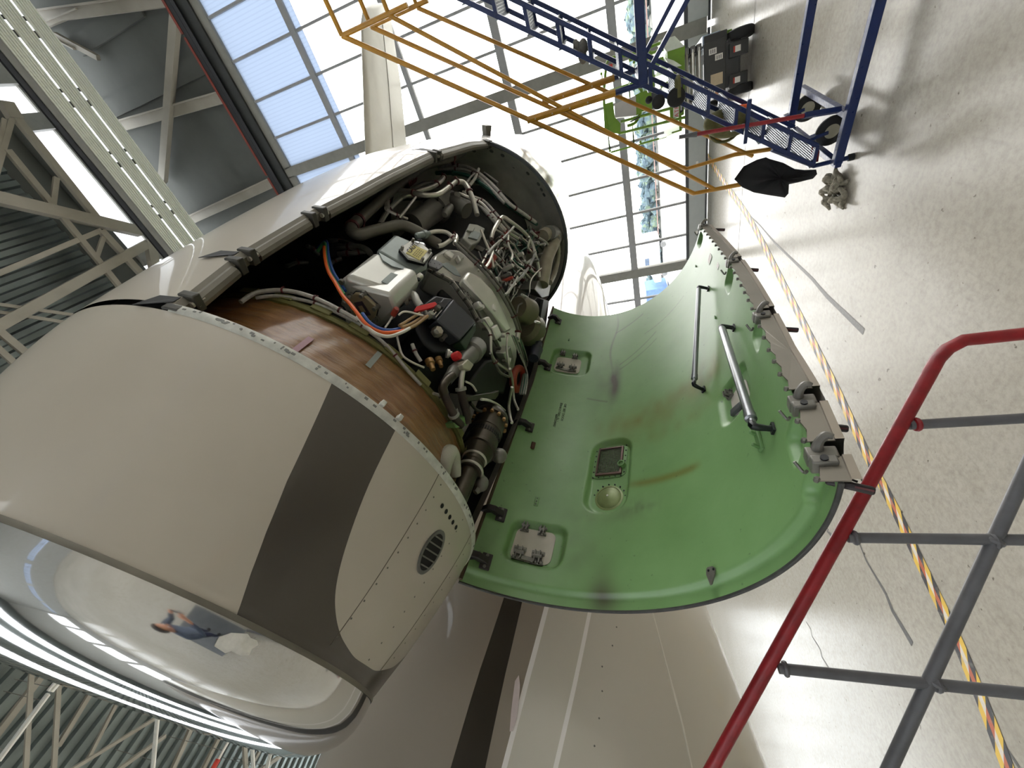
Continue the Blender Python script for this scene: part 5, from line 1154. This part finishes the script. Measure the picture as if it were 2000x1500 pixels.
for far, p in ((0, [(1030, 235), (1202, 181)]), (1, [(1060, 200), (1200, 152)])):
    Q = [sn(*k, far) for k in p]; rail('rail_post', Q, .03, yellow); e = sn(1258, 163, 0)+sw*SWD*far; rail('rail_post', [Q[1], np.array([Q[1][0], Q[1][1], e[2]])], .024, blue)
    for k in range(4):
        q = Q[0]+(Q[1]-Q[0])*(.1+.2*k); m = MB(); m.tube([q-sw*.045, q+sw*.045], .006, 6); m.build('bolt', steel_tube, stairs)
top_z = 3.6; f = (top_z-a[2])/(b[2]-a[2]); TP = a+(b-a)*f
m = MB(); m.box(TP+sd*.75+sw*SWD/2, (1.2, SWD+.1, .05), np.array([sd, sw, [0, 0, 1]]).T); m.build('platform_deck', galv, stairs, bevel=.004)
# base frame and props
bz = .16
f0 = sn(1590, 322); fx = np.array([f0[0], f0[1], bz])
for far in (0, 1):
    m = MB(); p = fx+sw*SWD*far+sw*(.25 if far else -.08); p[2] = bz+(.1 if far else 0); m.bar(p, p+sd*2.9, .06, .07); m.build('base_rail', blue, stairs, bevel=.005)
m = MB(); m.bar(np.array([fx[0], fx[1], bz])-sw*.12, np.array([fx[0], fx[1], bz])+sw*1.0, .05, .05); m.bar(fx+sd*.38-sw*.1, fx+sd*.38+sw*1.0, .05, .05); m.build('base_cross_bar', blue, stairs, bevel=.004)
e = sn(1500, 296); m = MB(); q = sn(1590, 324); m.tube([sn(1508, 292), q, np.array([q[0], q[1], .02])], .02, 10); m.build('front_leg', blue, stairs)
m = MB(); m.lathe(np.array([q[0], q[1], 0]), (0, 0, 1), [(0, .03), (.04, .03), (.045, .02)], 14); m.build('foot_pad', rubber, stairs)
P = sn(1256, 165); m = MB(); m.bar(P, P+sd*1.3, .055, .075); m.bar(P, P+sw*SWD, .05, .05); m.build('support_beam', blue, stairs, bevel=.005)
for far in (0, 1):
    m = MB(); p = P+sw*SWD*far+sd*.02; m.bar(p, p+sd*.75+[0, 0, -.62], .035, .035); m.build('support_brace', blue, stairs, smooth=0)
m = MB(); p = fx+sd*2.7; 
for far in (0, 1): m.bar(p+sw*SWD*far, np.array([TP[0], TP[1], 3.55])+sd*1.2+sw*SWD*far, .05, .05)
m.build('rear_leg', blue, stairs, smooth=0)
for c, r in ((on_floor(1655, 247)+np.array([0, 0, .125]), .125), (on_floor(1655, 247)+sw*.62+sd*.05+np.array([0, 0, .125]), .125), (fx+sd*2.6+sw*.2-[0, 0, bz-.125], .125), (fx+sd*2.6+sw*.62-[0, 0, bz-.125], .125)):
    c = np.array([c[0], c[1], r]); m = MB(); m.lathe(c-sw*.022, sw, [(0, .06), (0, .085), (.004, .11), (.012, r), (.032, r), (.04, .11), (.044, .085), (.044, .06)], 28); wl = m.build('wheel', rubber, stairs)
    m = MB(); m.lathe(c-sw*.026, sw, [(0, .02), (.0, .03), (.006, .075), (.046, .075), (.052, .03), (.052, .02)], 20); m.build('wheel_hub', M('pale_hub', (176, 172, 150), .5) if 'pale_hub' not in bpy.data.materials else bpy.data.materials['pale_hub'], wl)
    m = MB(); m.bar(c+[0, 0, .03], c+[0, 0, .2]-sd*.03, .03, .07, sw); m.build('wheel_fork', blue, stairs, bevel=.004)
p0, p1, p2 = sn(1326, 268, -.15), sn(1570, 226, -.15), sn(1640, 214, 0); d = nrm(p1-p0)
m = MB(); m.tube([p0+d*.14, p1], .017, 10); lv = m.build('tow_lever', red_paint, stairs); m = MB(); m.tube([p0, p0+d*.09, p0+d*.15], [.017, .017, .024], 10); m.build('grip', grey_pipe, lv); m = MB(); m.bar(p1, p2, .04, .05); m.build('lever_pivot', blue, lv, bevel=.004)
m = MB(); c = sn(1458, 251, -.16); m.bar(c+nrm(sn(1462, 215, -.16)-c)*.22, c-nrm(sn(1462, 215, -.16)-c)*.12, .03, .03); m.bar(c, c+sw*.12, .02, .02); m.build('lever_catch', blue, stairs, bevel=.004)
# things left on the stairs
def cloth(name, pts, off, mat, label, cat, seed, th=.03, bulge=.05, sub=3):
    """folded cloth hung in a loose sheet: pts is an outline of 3D points"""
    r = random.Random(seed); P = [np.asarray(p) for p in pts]; c = sum(P)/len(P); n = nrm(np.cross(P[1]-P[0], P[-1]-P[0])); rings = 7; m = MB(); G = []
    if n @ (EYE-c) < 0: n = -n
    for side in (1, -1):
        for i in (range(rings+1) if side == 1 else range(rings-1, -1, -1)):
            f = i/rings; row = []
            for k, p in enumerate([P[q//sub]+(P[(q//sub+1) % len(P)]-P[q//sub])*((q % sub)/sub) for q in range(len(P)*sub)]):
                w = math.sin(PI*min(1, (1-f)*1.3)/2); rip = .5*math.sin(k*1.3+f*4)+.5*math.sin(k*.55+1.7)
                row.append(c+(p-c)*f+n*side*(th*w*.6+off*0)+n*bulge*w*rip*.4)
            G.append(row)
    m.grid(np.array(G), close_u=True); o = m.build(name, mat, smooth=60, fix=True, sharp=False); return props(o, label, cat)
jk = [(1434, 350), (1452, 325), (1478, 312), (1496, 307), (1502, 310), (1530, 318), (1552, 330), (1572, 332), (1594, 331), (1596, 340), (1588, 349), (1560, 356), (1541, 360), (1540, 378), (1533, 386), (1500, 381), (1472, 376), (1450, 366)]
cloth('jacket', [sn(*p, -.08) for p in jk], 0, cloth_black, 'black jacket draped over the lower end of the yellow stair handrail', 'jacket', 4, .06, .07)
c = sn(1136, 96, .3); m = MB(); rq = random.Random(5)
for k in range(7): m.ball(c+np.array([rq.uniform(-.05, .05), rq.uniform(-.06, .06), rq.uniform(-.02, .05)]), rq.uniform(.03, .05), 10, 7, (1.2, 1, .8))
o = m.build('work_glove', M('grey_glove_fabric', (120, 116, 106), .9, var=.3, vscale=40, bump=.4), smooth=60); props(o, 'crumpled grey work glove lying on an upper tread of the blue stairs', 'glove')
# ear defenders hooked on the stair side
c = sn(1323, 190, -.1); m = MB(); root = thing('ear_defenders', 'black ear defenders with olive headband hanging from the middle of the blue stairs', 'ear defenders', c)
hx = nrm(sn(1300, 190, -.1)-c); hy = nrm(sn(1323, 170, -.1)-c)
m.ball(c+hx*.01, .075, 16, 10, (1, .55, 1)); m.build('ear_cup', rubber, root); m = MB(); m.ball(c+hx*.16-hy*.035, .055, 16, 10, (1, .6, 1)); m.ball(c+hx*.24-hy*.02, .03, 10, 7); m.build('ear_cup', rubber, root)
m = MB(); m.tube([c+hy*.05, c+hy*.11+hx*.01, c+hy*.15-sw*.03, c+hy*.12-sw*.09, c+hy*.02-sw*.1], .015, 8, 5); m.build('headband', cloth_olive, root)
# olive cap with an orange pouch behind the stairs
c = sn(1418, 236, .75); ex = nrm(sn(1448, 232, .75)-c); ey = nrm(sn(1418, 206, .75)-c); k = px_len(1, c)
root = thing('olive_bag', 'round olive bag with bright orange pouch hooked behind the stair treads', 'bag', c)
m = MB(); R = np.array([ex, ey, nrm(np.cross(ex, ey))]).T; m.ball(c-ey*5*k, 36*k, 20, 12, (1.15, .72, .7), R); m.build('bag_body', cloth_olive, root, smooth=60, sharp=False)
m = MB(); m.torus(c-ey*8*k, nrm(np.cross(ex, ey)), 29*k, 3*k, 24, 8); m.build('bag_rim', cloth_olive, root); m = MB(); m.box(c+ex*30*k+ey*14*k, (26*k, 20*k, 8*k), R); m.build('orange_pouch', cloth_orange, root, bevel=.01); m = MB(); m.box(c+ex*14*k+ey*14*k, (10*k, 22*k, 10*k), R); m.build('strap', tan_label, root, bevel=.006)
# red cloth on the bottom step
c = (sn(1590, 290)+sn(1612, 300))/2+sw*.02; o = None; m = MB(); rq = random.Random(9)
A = [sn(*p, .05) for p in [(1586, 281), (1596, 280), (1601, 296), (1598, 316), (1590, 317), (1583, 312)]]; cloth('red_cloth', A, 0, cloth_red, 'dark red cloth tucked behind the lowest tread of the blue stairs', 'cloth', 6, .03, .03)
# rag heap on the floor
m = MB(); rq = random.Random(12); c = on_floor(1641, 372)
for k in range(26):
    a = rq.random()*6.28; r0 = rq.random()*.13; p = c+np.array([math.cos(a)*r0*1.1, math.sin(a)*r0*1.4, .03+.05*rq.random()]); L = []
    b = rq.random()*6.28
    for q in range(5): L.append(p+np.array([math.cos(b+q*.5)*.05*q*.5, math.sin(b+q*.5)*.06*q*.5, .03*math.sin(q*1.2+k)]))
    m.tube(L, [.012, .026, .03, .024, .01], 7, 3)
V = np.array(m.V); V[:, 2] = np.maximum(V[:, 2], .002); m.V = [tuple(v) for v in V]
o = m.build('rag_heap', cloth_grey, smooth=60); props(o, 'crumpled grey and olive rags heaped on the concrete floor beside the blue stairs', 'rags')
# ---------------------------------------------------------------- scissor lift
lf0 = on_floor(1474, 168); lf1 = on_floor(1478, 48); ld = nrm((lf1-lf0)*np.array([1, 1, 0])); lw2 = np.linalg.norm(lf1-lf0); ln = np.array([-ld[1], ld[0], 0]); LL = 1.85
def LP(u, v, z): return lf0*np.array([1, 1, 0])+ld*lw2*u+ln*v+np.array([0, 0, z])
LR = np.array([ld, ln, [0, 0, 1]]).T
lift = thing('scissor_lift', 'lime green scissor lift with dark grey chassis parked by the glazed door behind the stairs', 'scissor lift', LP(.5, LL/2, 0))
def lbox(name, u0, u1, v0, v1, z0, z1, mat, par=None, bev=.008): m = MB(); m.box(LP((u0+u1)/2, (v0+v1)/2, (z0+z1)/2), ((u1-u0)*lw2, v1-v0, z1-z0), LR); return m.build(name, mat, par or lift, bevel=bev)
ch = lbox('chassis', .06, .94, .04, LL, .18, .34, lift_dark); lbox('front_apron', .02, .98, 0, .06, .38, .66, lift_dark); lbox('apron_lower', .12, .88, .03, .1, .2, .38, lift_dark)
lbox('side_tray', .94, 1.12, .1, LL-.2, .34, .64, lift_dark); lbox('tray_cover', .93, 1.14, .12, .7, .42, .66, M('clear_shiny_wrap', (170, 184, 200), .12, .3), None); lbox('tray_panel', 1.0, 1.15, .35, 1.1, .22, .44, green_lift); lbox('tray_label', 1.145, 1.155, .5, .8, .26, .4, label_white, None, 0)
for u in (.0, .94):
    for v in (.12, LL-.35):
        m = MB(); c = LP(u+(.03 if u else .03), v, .17); m.lathe(c-ld*.06, ld, [(0, .08), (.0, .15), (.015, .17), (.105, .17), (.12, .15), (.12, .08)], 26); wl = m.build('wheel', rubber, lift); m = MB(); m.lathe(c-ld*.064, ld, [(0, .03), (0, .09), (.128, .09), (.128, .03)], 18); m.build('wheel_hub', lift_dark, wl)
for u in (.2, .72):
    gd = lbox('wheel_guard', u-.12, u+.12, -.03, .04, .1, .34, M('guard_grey', (54, 54, 52), .5) if u < .5 else bpy.data.materials['guard_grey']); lbox('warning_label', u-.05, u+.05, -.037, -.03, .2, .27, label_white, gd, 0); lbox('warning_band', u-.05, u+.05, -.037, -.03, .27, .29, label_red, gd, 0)
for u0, u1, z0, z1, mt in ((.76, .86, .50, .60, label_white), (.64, .74, .42, .52, label_white), (.06, .20, .52, .62, label_white), (.22, .42, .42, .58, tan_label), (.04, .12, .42, .52, M('orange_label', (190, 130, 90), .5))):
    lb_ = lbox('sticker', u0, u1, -.004, .001, z0, z1, mt, lift, 0)
    if mt is label_white:
        for q in range(3): lbox('print_line', u0+.015, u1-.02, -.006, -.004, z0+.02+q*.025, z0+.028+q*.025, ink, lb_, 0)
for k in range(3):
    z = .72+k*.085
    for v in (.1, .26):
        for u0, u1 in ((.1, .9),): m = MB(); m.bar(LP(u0, v, z), LP(u0, v+LL*.75, z+.03), .05, .05); m.bar(LP(u1, v, z), LP(u1, v+LL*.75, z+.03), .05, .05); m.build('scissor_arm', lift_dark, lift, bevel=.005)
    for v in (.04, .2, LL*.7): m = MB(); m.tube([LP(.04, v, z), LP(.96, v, z)], .022, 10); m.build('scissor_pin', steel_tube, lift); lbox('arm_end_cap', .9, 1.02, .02, .5, z-.035, z+.035, M('pale_arm_cap', (150, 150, 148), .4, .4) if k == 0 else bpy.data.materials['pale_arm_cap'])
pz = 1.0; U0, U1 = -.42, 1.06; dk = lbox('platform_deck', U0, U1, -.06, LL+.1, pz, pz+.04, green_lift)
PF = LP(0, -.09, 0)
def fp(name, px, mat, par=None, d0=0., th=.03, bev=.004):
    A = [plane_hit(x, y, PF-ln*d0, ln) for x, y in px]; m = MB(); m.prism(A, [p+ln*th for p in A]); return m.build(name, mat, par or lift, bevel=bev, smooth=0)
tb = fp('toe_board', [(1303, 95), (1338, 88), (1336, 224), (1309, 234)], green_lift, None, 0, .03); lbox('toe_board', U1-.02, U1+.01, -.06, LL+.1, pz, pz+.15, green_lift); lbox('toe_board', U0-.01, U0+.02, -.06, LL+.1, pz, pz+.15, green_lift)
sg = fp('sign_plate', [(1314, 145), (1326, 143), (1326, 227), (1315, 230)], M('sign_white', (206, 206, 196), .5), tb, .004, .004, 0)
q0 = plane_hit(1325.5, 228, PF-ln*.006, ln); q1 = plane_hit(1325.5, 194, PF-ln*.006, ln); qh = np.linalg.norm(plane_hit(1316, 200, PF, ln)-plane_hit(1325, 200, PF, ln)); rt_ = nrm(plane_hit(1325, 150, PF, ln)-plane_hit(1325.5, 228, PF, ln))
upv_ = np.array([0, 0, 1.])
text_mesh('ATRAIS', qh*1.25, ink_red, 'sign_text', q0, rt_, upv_, sg, .001); text_mesh('NU SAVNS', qh*1.25, ink, 'sign_text', q1, rt_, upv_, sg, .001)
lg = fp('maker_strip', [(1327, 139), (1335, 141), (1334, 217), (1328, 222)], ink, tb, .003, .004, 0); fp('strip_mark', [(1329, 202), (1332, 201), (1332, 215), (1329, 216)], panel_grey, lg, .005, .002, 0); fp('strip_mark', [(1329, 150), (1332, 150), (1332, 192), (1329, 193)], panel_grey, lg, .005, .002, 0)
fp('document_box', [(1287, 79), (1318, 70), (1337, 90), (1302, 101)], M('pale_green_box', (206, 214, 198), .4), None, .02, .3); fp('document_box', [(1298, 112), (1316, 118), (1332, 128), (1310, 133)], bpy.data.materials['pale_green_box'], None, .03, .05)
fp('control_cabinet', [(1200, 204), (1242, 186), (1243, 225), (1201, 230)], panel_grey, None, .05, .16, .006); fp('cabinet_trim', [(1248, 181), (1272, 174), (1274, 213), (1253, 218)], green_lift, None, .05, .14); fp('cabinet_trim', [(1240, 186), (1250, 181), (1254, 219), (1242, 226)], green_lift, None, .03, .14)
fp('black_panel', [(1272, 181), (1289, 178), (1290, 209), (1274, 213)], box_black, None, .05, .1); fp('black_panel', [(1252, 122), (1296, 110), (1298, 125), (1256, 138)], green_lift, None, .01, .04)
fp('corner_plate', [(1178, 204), (1197, 198), (1201, 229), (1212, 241), (1212, 262), (1181, 257)], green_lift, None, .01, .015, 0)
for z, w_ in (((1186, 261), (1188, 120)), .019), (((1262, 250), (1262, 105)), .017): pass
def ft(name, px, r=.02, sub=1): m = MB(); m.tube([plane_hit(x, y, PF, ln) for x, y in px], r, 8, sub); m.build(name, green_lift, lift)
ft('rail_post', [(1212, 260), (1338, 229)]); ft('rail_post', [(1212, 238), (1312, 211)]); ft('rail_post', [(1186, 180), (1270, 158)]); ft('rail_post', [(1226, 108), (1290, 84)]); ft('rail_post', [(1228, 118), (1296, 96)]); ft('guard_rail', [(1190, 262), (1180, 206), (1182, 150), (1186, 122), (1198, 112), (1226, 108)], .02, 4)
ft('rail_loop', [(1245, 168), (1253, 178), (1254, 200), (1250, 222), (1240, 240), (1225, 246)], .022, 5); ft('guard_rail', [(1270, 100), (1276, 172)]); ft('guard_rail', [(1290, 170), (1306, 160), (1309, 140)])
ft('guard_rail', [(1262, 96), (1268, 160)], .018)
for z in (1.1, .62):
    m = MB(); m.tube([LP(U0, -.06, pz+z), LP(U0, LL+.08, pz+z), LP(U1, LL+.08, pz+z), LP(U1, -.06, pz+z)], .019, 8); m.build('guard_rail', green_lift, lift)
for u in (U0, U1): m = MB(); m.tube([LP(u, LL+.08, pz), LP(u, LL+.08, pz+1.1)], .019, 8); m.build('rail_post', green_lift, lift)
m = MB(); m.tube([plane_hit(x, y, PF-ln*.05, ln) for x, y in ((1250, 228), (1240, 234), (1230, 238))], .01, 6, 3); m.build('cable', box_black, lift)
fp('joystick_box', [(1186, 122), (1194, 120), (1196, 132), (1188, 134)], gun, None, .04, .06); fp('orange_decal', [(1190, 126), (1196, 124), (1197, 132), (1191, 133)], label_red, None, .045, .002, 0)
# ---------------------------------------------------------------- red and grey handrail close to the camera
hr0 = EYE+ray(1850, 660)*2.09; hr1 = EYE+ray(1390, 1500)*2.08; hn = nrm(np.cross((hr1-hr0)*np.array([1, 1, 0]), [0, 0, 1]))
def hp(x, y): return plane_hit(x, y, hr0, hn)
hrail = thing('stair_handrail', 'sloping red and grey pipe handrail close to the camera over the concrete floor', 'handrail', np.array([hr0[0], hr0[1], 0]))
top = hp(1850, 668); low_ = np.array([top[0], top[1], .0]); end = hp(1388, 1505); dd = nrm(end-top)
m = MB(); path = [low_]+[low_+(top-low_)*f for f in (.5, .9, .955)]+[top+dd*.03+np.array([0, 0, -.012])]+[top+dd*.07]+[top+dd*f for f in (.12, .6, 1.2, np.linalg.norm(end-top)+.2)]
m.tube(path, .0215, 14); m.build('top_rail', red_paint, hrail, smooth=60)
for px in ((1775, 830), (1655, 1050), (1520, 1305)):
    p = hp(*px); m = MB(); m.tube([p, np.array([p[0], p[1], 0.])], .0175, 12); m.build('post', grey_pipe, hrail); m = MB(); m.torus(p-[0, 0, .022], (0, 0, 1), .017, .009, 18, 8); m.build('weld', red_paint if px[1] < 900 else grey_pipe, hrail)
a, b = hp(2000, 928), hp(1740, 1494); d = b-a; m = MB(); m.tube([a-d*.25, b+d*.4], .0185, 12); m.build('mid_rail', grey_pipe, hrail)
for px in ((1940, 1057), (1828, 1335)): p = hp(*px); m = MB(); m.torus(p, (0, 0, 1), .017, .010, 18, 8); m.torus(p, d, .0175, .010, 18, 8); m.build('weld', grey_pipe, hrail)
m = MB(); e2 = top+dd*(np.linalg.norm(end-top)+.2); m.bar(np.array([top[0], top[1], .02]), np.array([e2[0], e2[1], .02]), .05, .04); m.tube([e2, np.array([e2[0], e2[1], 0])], .018, 10); m.build('base_bar', grey_pipe, hrail)
# low platform the handrail belongs to, behind and below the view
pl_m = M('grey_platform_deck', (96, 98, 98), .5, .3, var=.1, bump=.2, bscale=40)
m = MB(); m.box((.1, -.75, .45), (1.3, 1.3, .05)); m.build('platform_deck', pl_m, hrail, bevel=.004)
for x in (-.5, .7):
    for y in (-1.35, -.15): m = MB(); m.tube([(x, y, .43), (x, y, 0.)], .022, 10); m.build('platform_leg', grey_pipe, hrail)
m = MB(); m.tube([(-.5, -1.35, .1), (-.5, -.15, .1), (.7, -.15, .1), (.7, -1.35, .1), (-.5, -1.35, .1)], .018, 8); m.build('platform_brace', grey_pipe, hrail)
m = MB(); m.bar(np.array([e2[0], e2[1], .02]), (-.5, -.15, .02), .05, .04); m.build('base_bar', grey_pipe, hrail)
# the photographer, standing on the platform behind the view and mirrored in the chrome lip
def figure():
    P = []; R = []; Ed = []
    def v(p, r, par=None):
        P.append(p); R.append(r)
        if par is not None: Ed.append((par, len(P)-1))
        return len(P)-1
    pel = v((.0, -.50, 1.40), .125); sp = v((.0, -.52, 1.58), .115, pel); ch = v((.0, -.51, 1.77), .13, sp); nb = v((.0, -.48, 1.92), .07, ch)
    nk = v((.0, -.46, 1.985), .05, nb); hd1 = v((.0, -.435, 2.05), .078, nk); hd2 = v((.0, -.44, 2.13), .088, hd1); v((.0, -.455, 2.195), .06, hd2)
    for s in (-1, 1):
        sh = v((s*.17, -.50, 1.865), .068, ch); el = v((s*.25, -.33, 1.70), .047, sh); fa = v((s*.19, -.2, 1.85), .038, el); wr = v((s*.115, -.11, 1.99), .028, fa); pm = v((s*.088, -.085, 2.05), .03, wr)
        for k in range(4):
            a = v((s*(.07-.002*k), -.055+.003*k, 2.03+.024*k), .0105, pm); b = v((s*.048, -.037, 2.035+.024*k), .009, a); v((s*.032, -.040, 2.036+.023*k), .008, b)
        t1 = v((s*.062, -.098, 2.075), .012, pm); v((s*.04, -.075, 2.10), .009, t1)
        hp_ = v((s*.09, -.50, 1.33), .098, pel); kn = v((s*.105, -.47, .96), .064, hp_); cf_ = v((s*.112, -.52, .78), .058, kn); an = v((s*.118, -.53, .57), .042, cf_); hl = v((s*.12, -.53, .52), .043, an); v((s*.135, -.38, .51), .036, hl)
    me = bpy.data.meshes.new('figure'); me.from_pydata(P, Ed, []); o = bpy.data.objects.new('figure', me); COL.objects.link(o)
    sk = o.modifiers.new('skin', 'SKIN'); 
    for i, r in enumerate(R): me.skin_vertices[0].data[i].radius = (r, r)
    me.skin_vertices[0].data[0].use_root = True
    sb = o.modifiers.new('sub', 'SUBSURF'); sb.levels = 2; sb.render_levels = 2
    dg = bpy.context.evaluated_depsgraph_get(); m2 = bpy.data.meshes.new_from_object(o.evaluated_get(dg)); bpy.data.objects.remove(o)
    V = np.array([tuple(q.co) for q in m2.vertices]); org = np.array([0, -.5, .475])
    m2.vertices.foreach_set('co', (V-org).astype(np.float32).ravel()); m2.materials.clear()
    for mt in (M('navy_work_trousers', (26, 32, 56), .85, var=.2, bump=.3), M('grey_blue_shirt', (86, 96, 112), .85, var=.15, bump=.3), M('warm_skin', (206, 152, 124), .5, var=.06), M('black_boot_leather', (24, 22, 22), .5)): m2.materials.append(mt)
    for p in m2.polygons:
        c = p.center+Vector(org); p.use_smooth = True
        p.material_index = 3 if c.z < .575 else 0 if c.z < 1.40 else 2 if (c.z > 1.955 and (c.y > -.15 or abs(c.x) < .1)) else 1
    q = bpy.data.objects.new('person', m2); COL.objects.link(q); setparent(q, org, None); return q
per = figure(); props(per, 'person in navy trousers and grey shirt mirrored in the chrome lip, holding a phone', 'person')
m = MB(); m.ball((.0, -.475, 2.135), .102, 18, 12, (.93, 1, 1.0)); V = np.array(m.V); keep = V[:, 1] > -.44; V[keep, 1] = -.44-(V[keep, 1]+.44)*.2; V[:, 2] = np.maximum(V[:, 2], 2.06); m.V = [tuple(p) for p in V]; m.build('hair', M('dark_brown_hair', (44, 32, 24), .7, var=.3, bump=.5), per)
for s in (-1, 1):
    m = MB(); m.ball((s*.032, -.366, 2.09), .012, 12, 8); m.build('eye', label_white, per); m = MB(); m.ball((s*.086, -.445, 2.085), .028, 12, 8, (.35, .6, 1)); m.build('ear', bpy.data.materials['warm_skin'], per)
m = MB(); m.tube([(0, -.362, 2.095), (0, -.345, 2.06), (0, -.36, 2.05)], [.009, .015, .01], 8, 3); m.build('nose', bpy.data.materials['warm_skin'], per); m = MB(); m.tube([(-.024, -.372, 2.02), (0, -.362, 2.018), (.024, -.372, 2.02)], .006, 8, 3); m.build('mouth', M('lip_colour', (160, 92, 82), .5), per)
m = MB(); m.box((0, -.034, 2.065), (.078, .009, .155)); o = m.build('phone', box_black, bevel=.003); props(o, 'black phone held up in both hands by the person mirrored in the chrome lip', 'phone')
# ---------------------------------------------------------------- daylight, camera, view
wd = bpy.data.worlds.new('daylight'); sc.world = wd; wd.use_nodes = True; bg = wd.node_tree.nodes['Background']; bg.inputs['Color'].default_value = (1., .99, .965, 1); bg.inputs['Strength'].default_value = 6.6
cam = bpy.data.cameras.new('camera'); cam.sensor_fit = 'HORIZONTAL'; cam.sensor_width = 36; cam.lens = F/2000*36; cam.clip_start = .02; cam.clip_end = 500
co = bpy.data.objects.new('camera', cam); COL.objects.link(co)
rx = CM @ np.array([1, 0, 0]); ry = CM @ np.array([0, 1, 0]); rz = -(CM @ np.array([0, 0, 1]))
mat = Matrix(((rx[0], ry[0], rz[0], EYE[0]), (rx[1], ry[1], rz[1], EYE[1]), (rx[2], ry[2], rz[2], EYE[2]), (0, 0, 0, 1)))
co.matrix_world = mat; sc.camera = co
vs = sc.view_settings; sc.display_settings.display_device = 'sRGB'; vs.view_transform = 'Standard'; vs.look = 'None'; vs.gamma = 1; vs.use_curve_mapping = False; vs.exposure = 0.25
cy = sc.cycles; cy.use_denoising = True; cy.max_bounces = 10; cy.diffuse_bounces = 5; cy.glossy_bounces = 5; cy.transparent_max_bounces = 10; cy.sample_clamp_indirect = 8; cy.caustics_reflective = False; cy.caustics_refractive = False
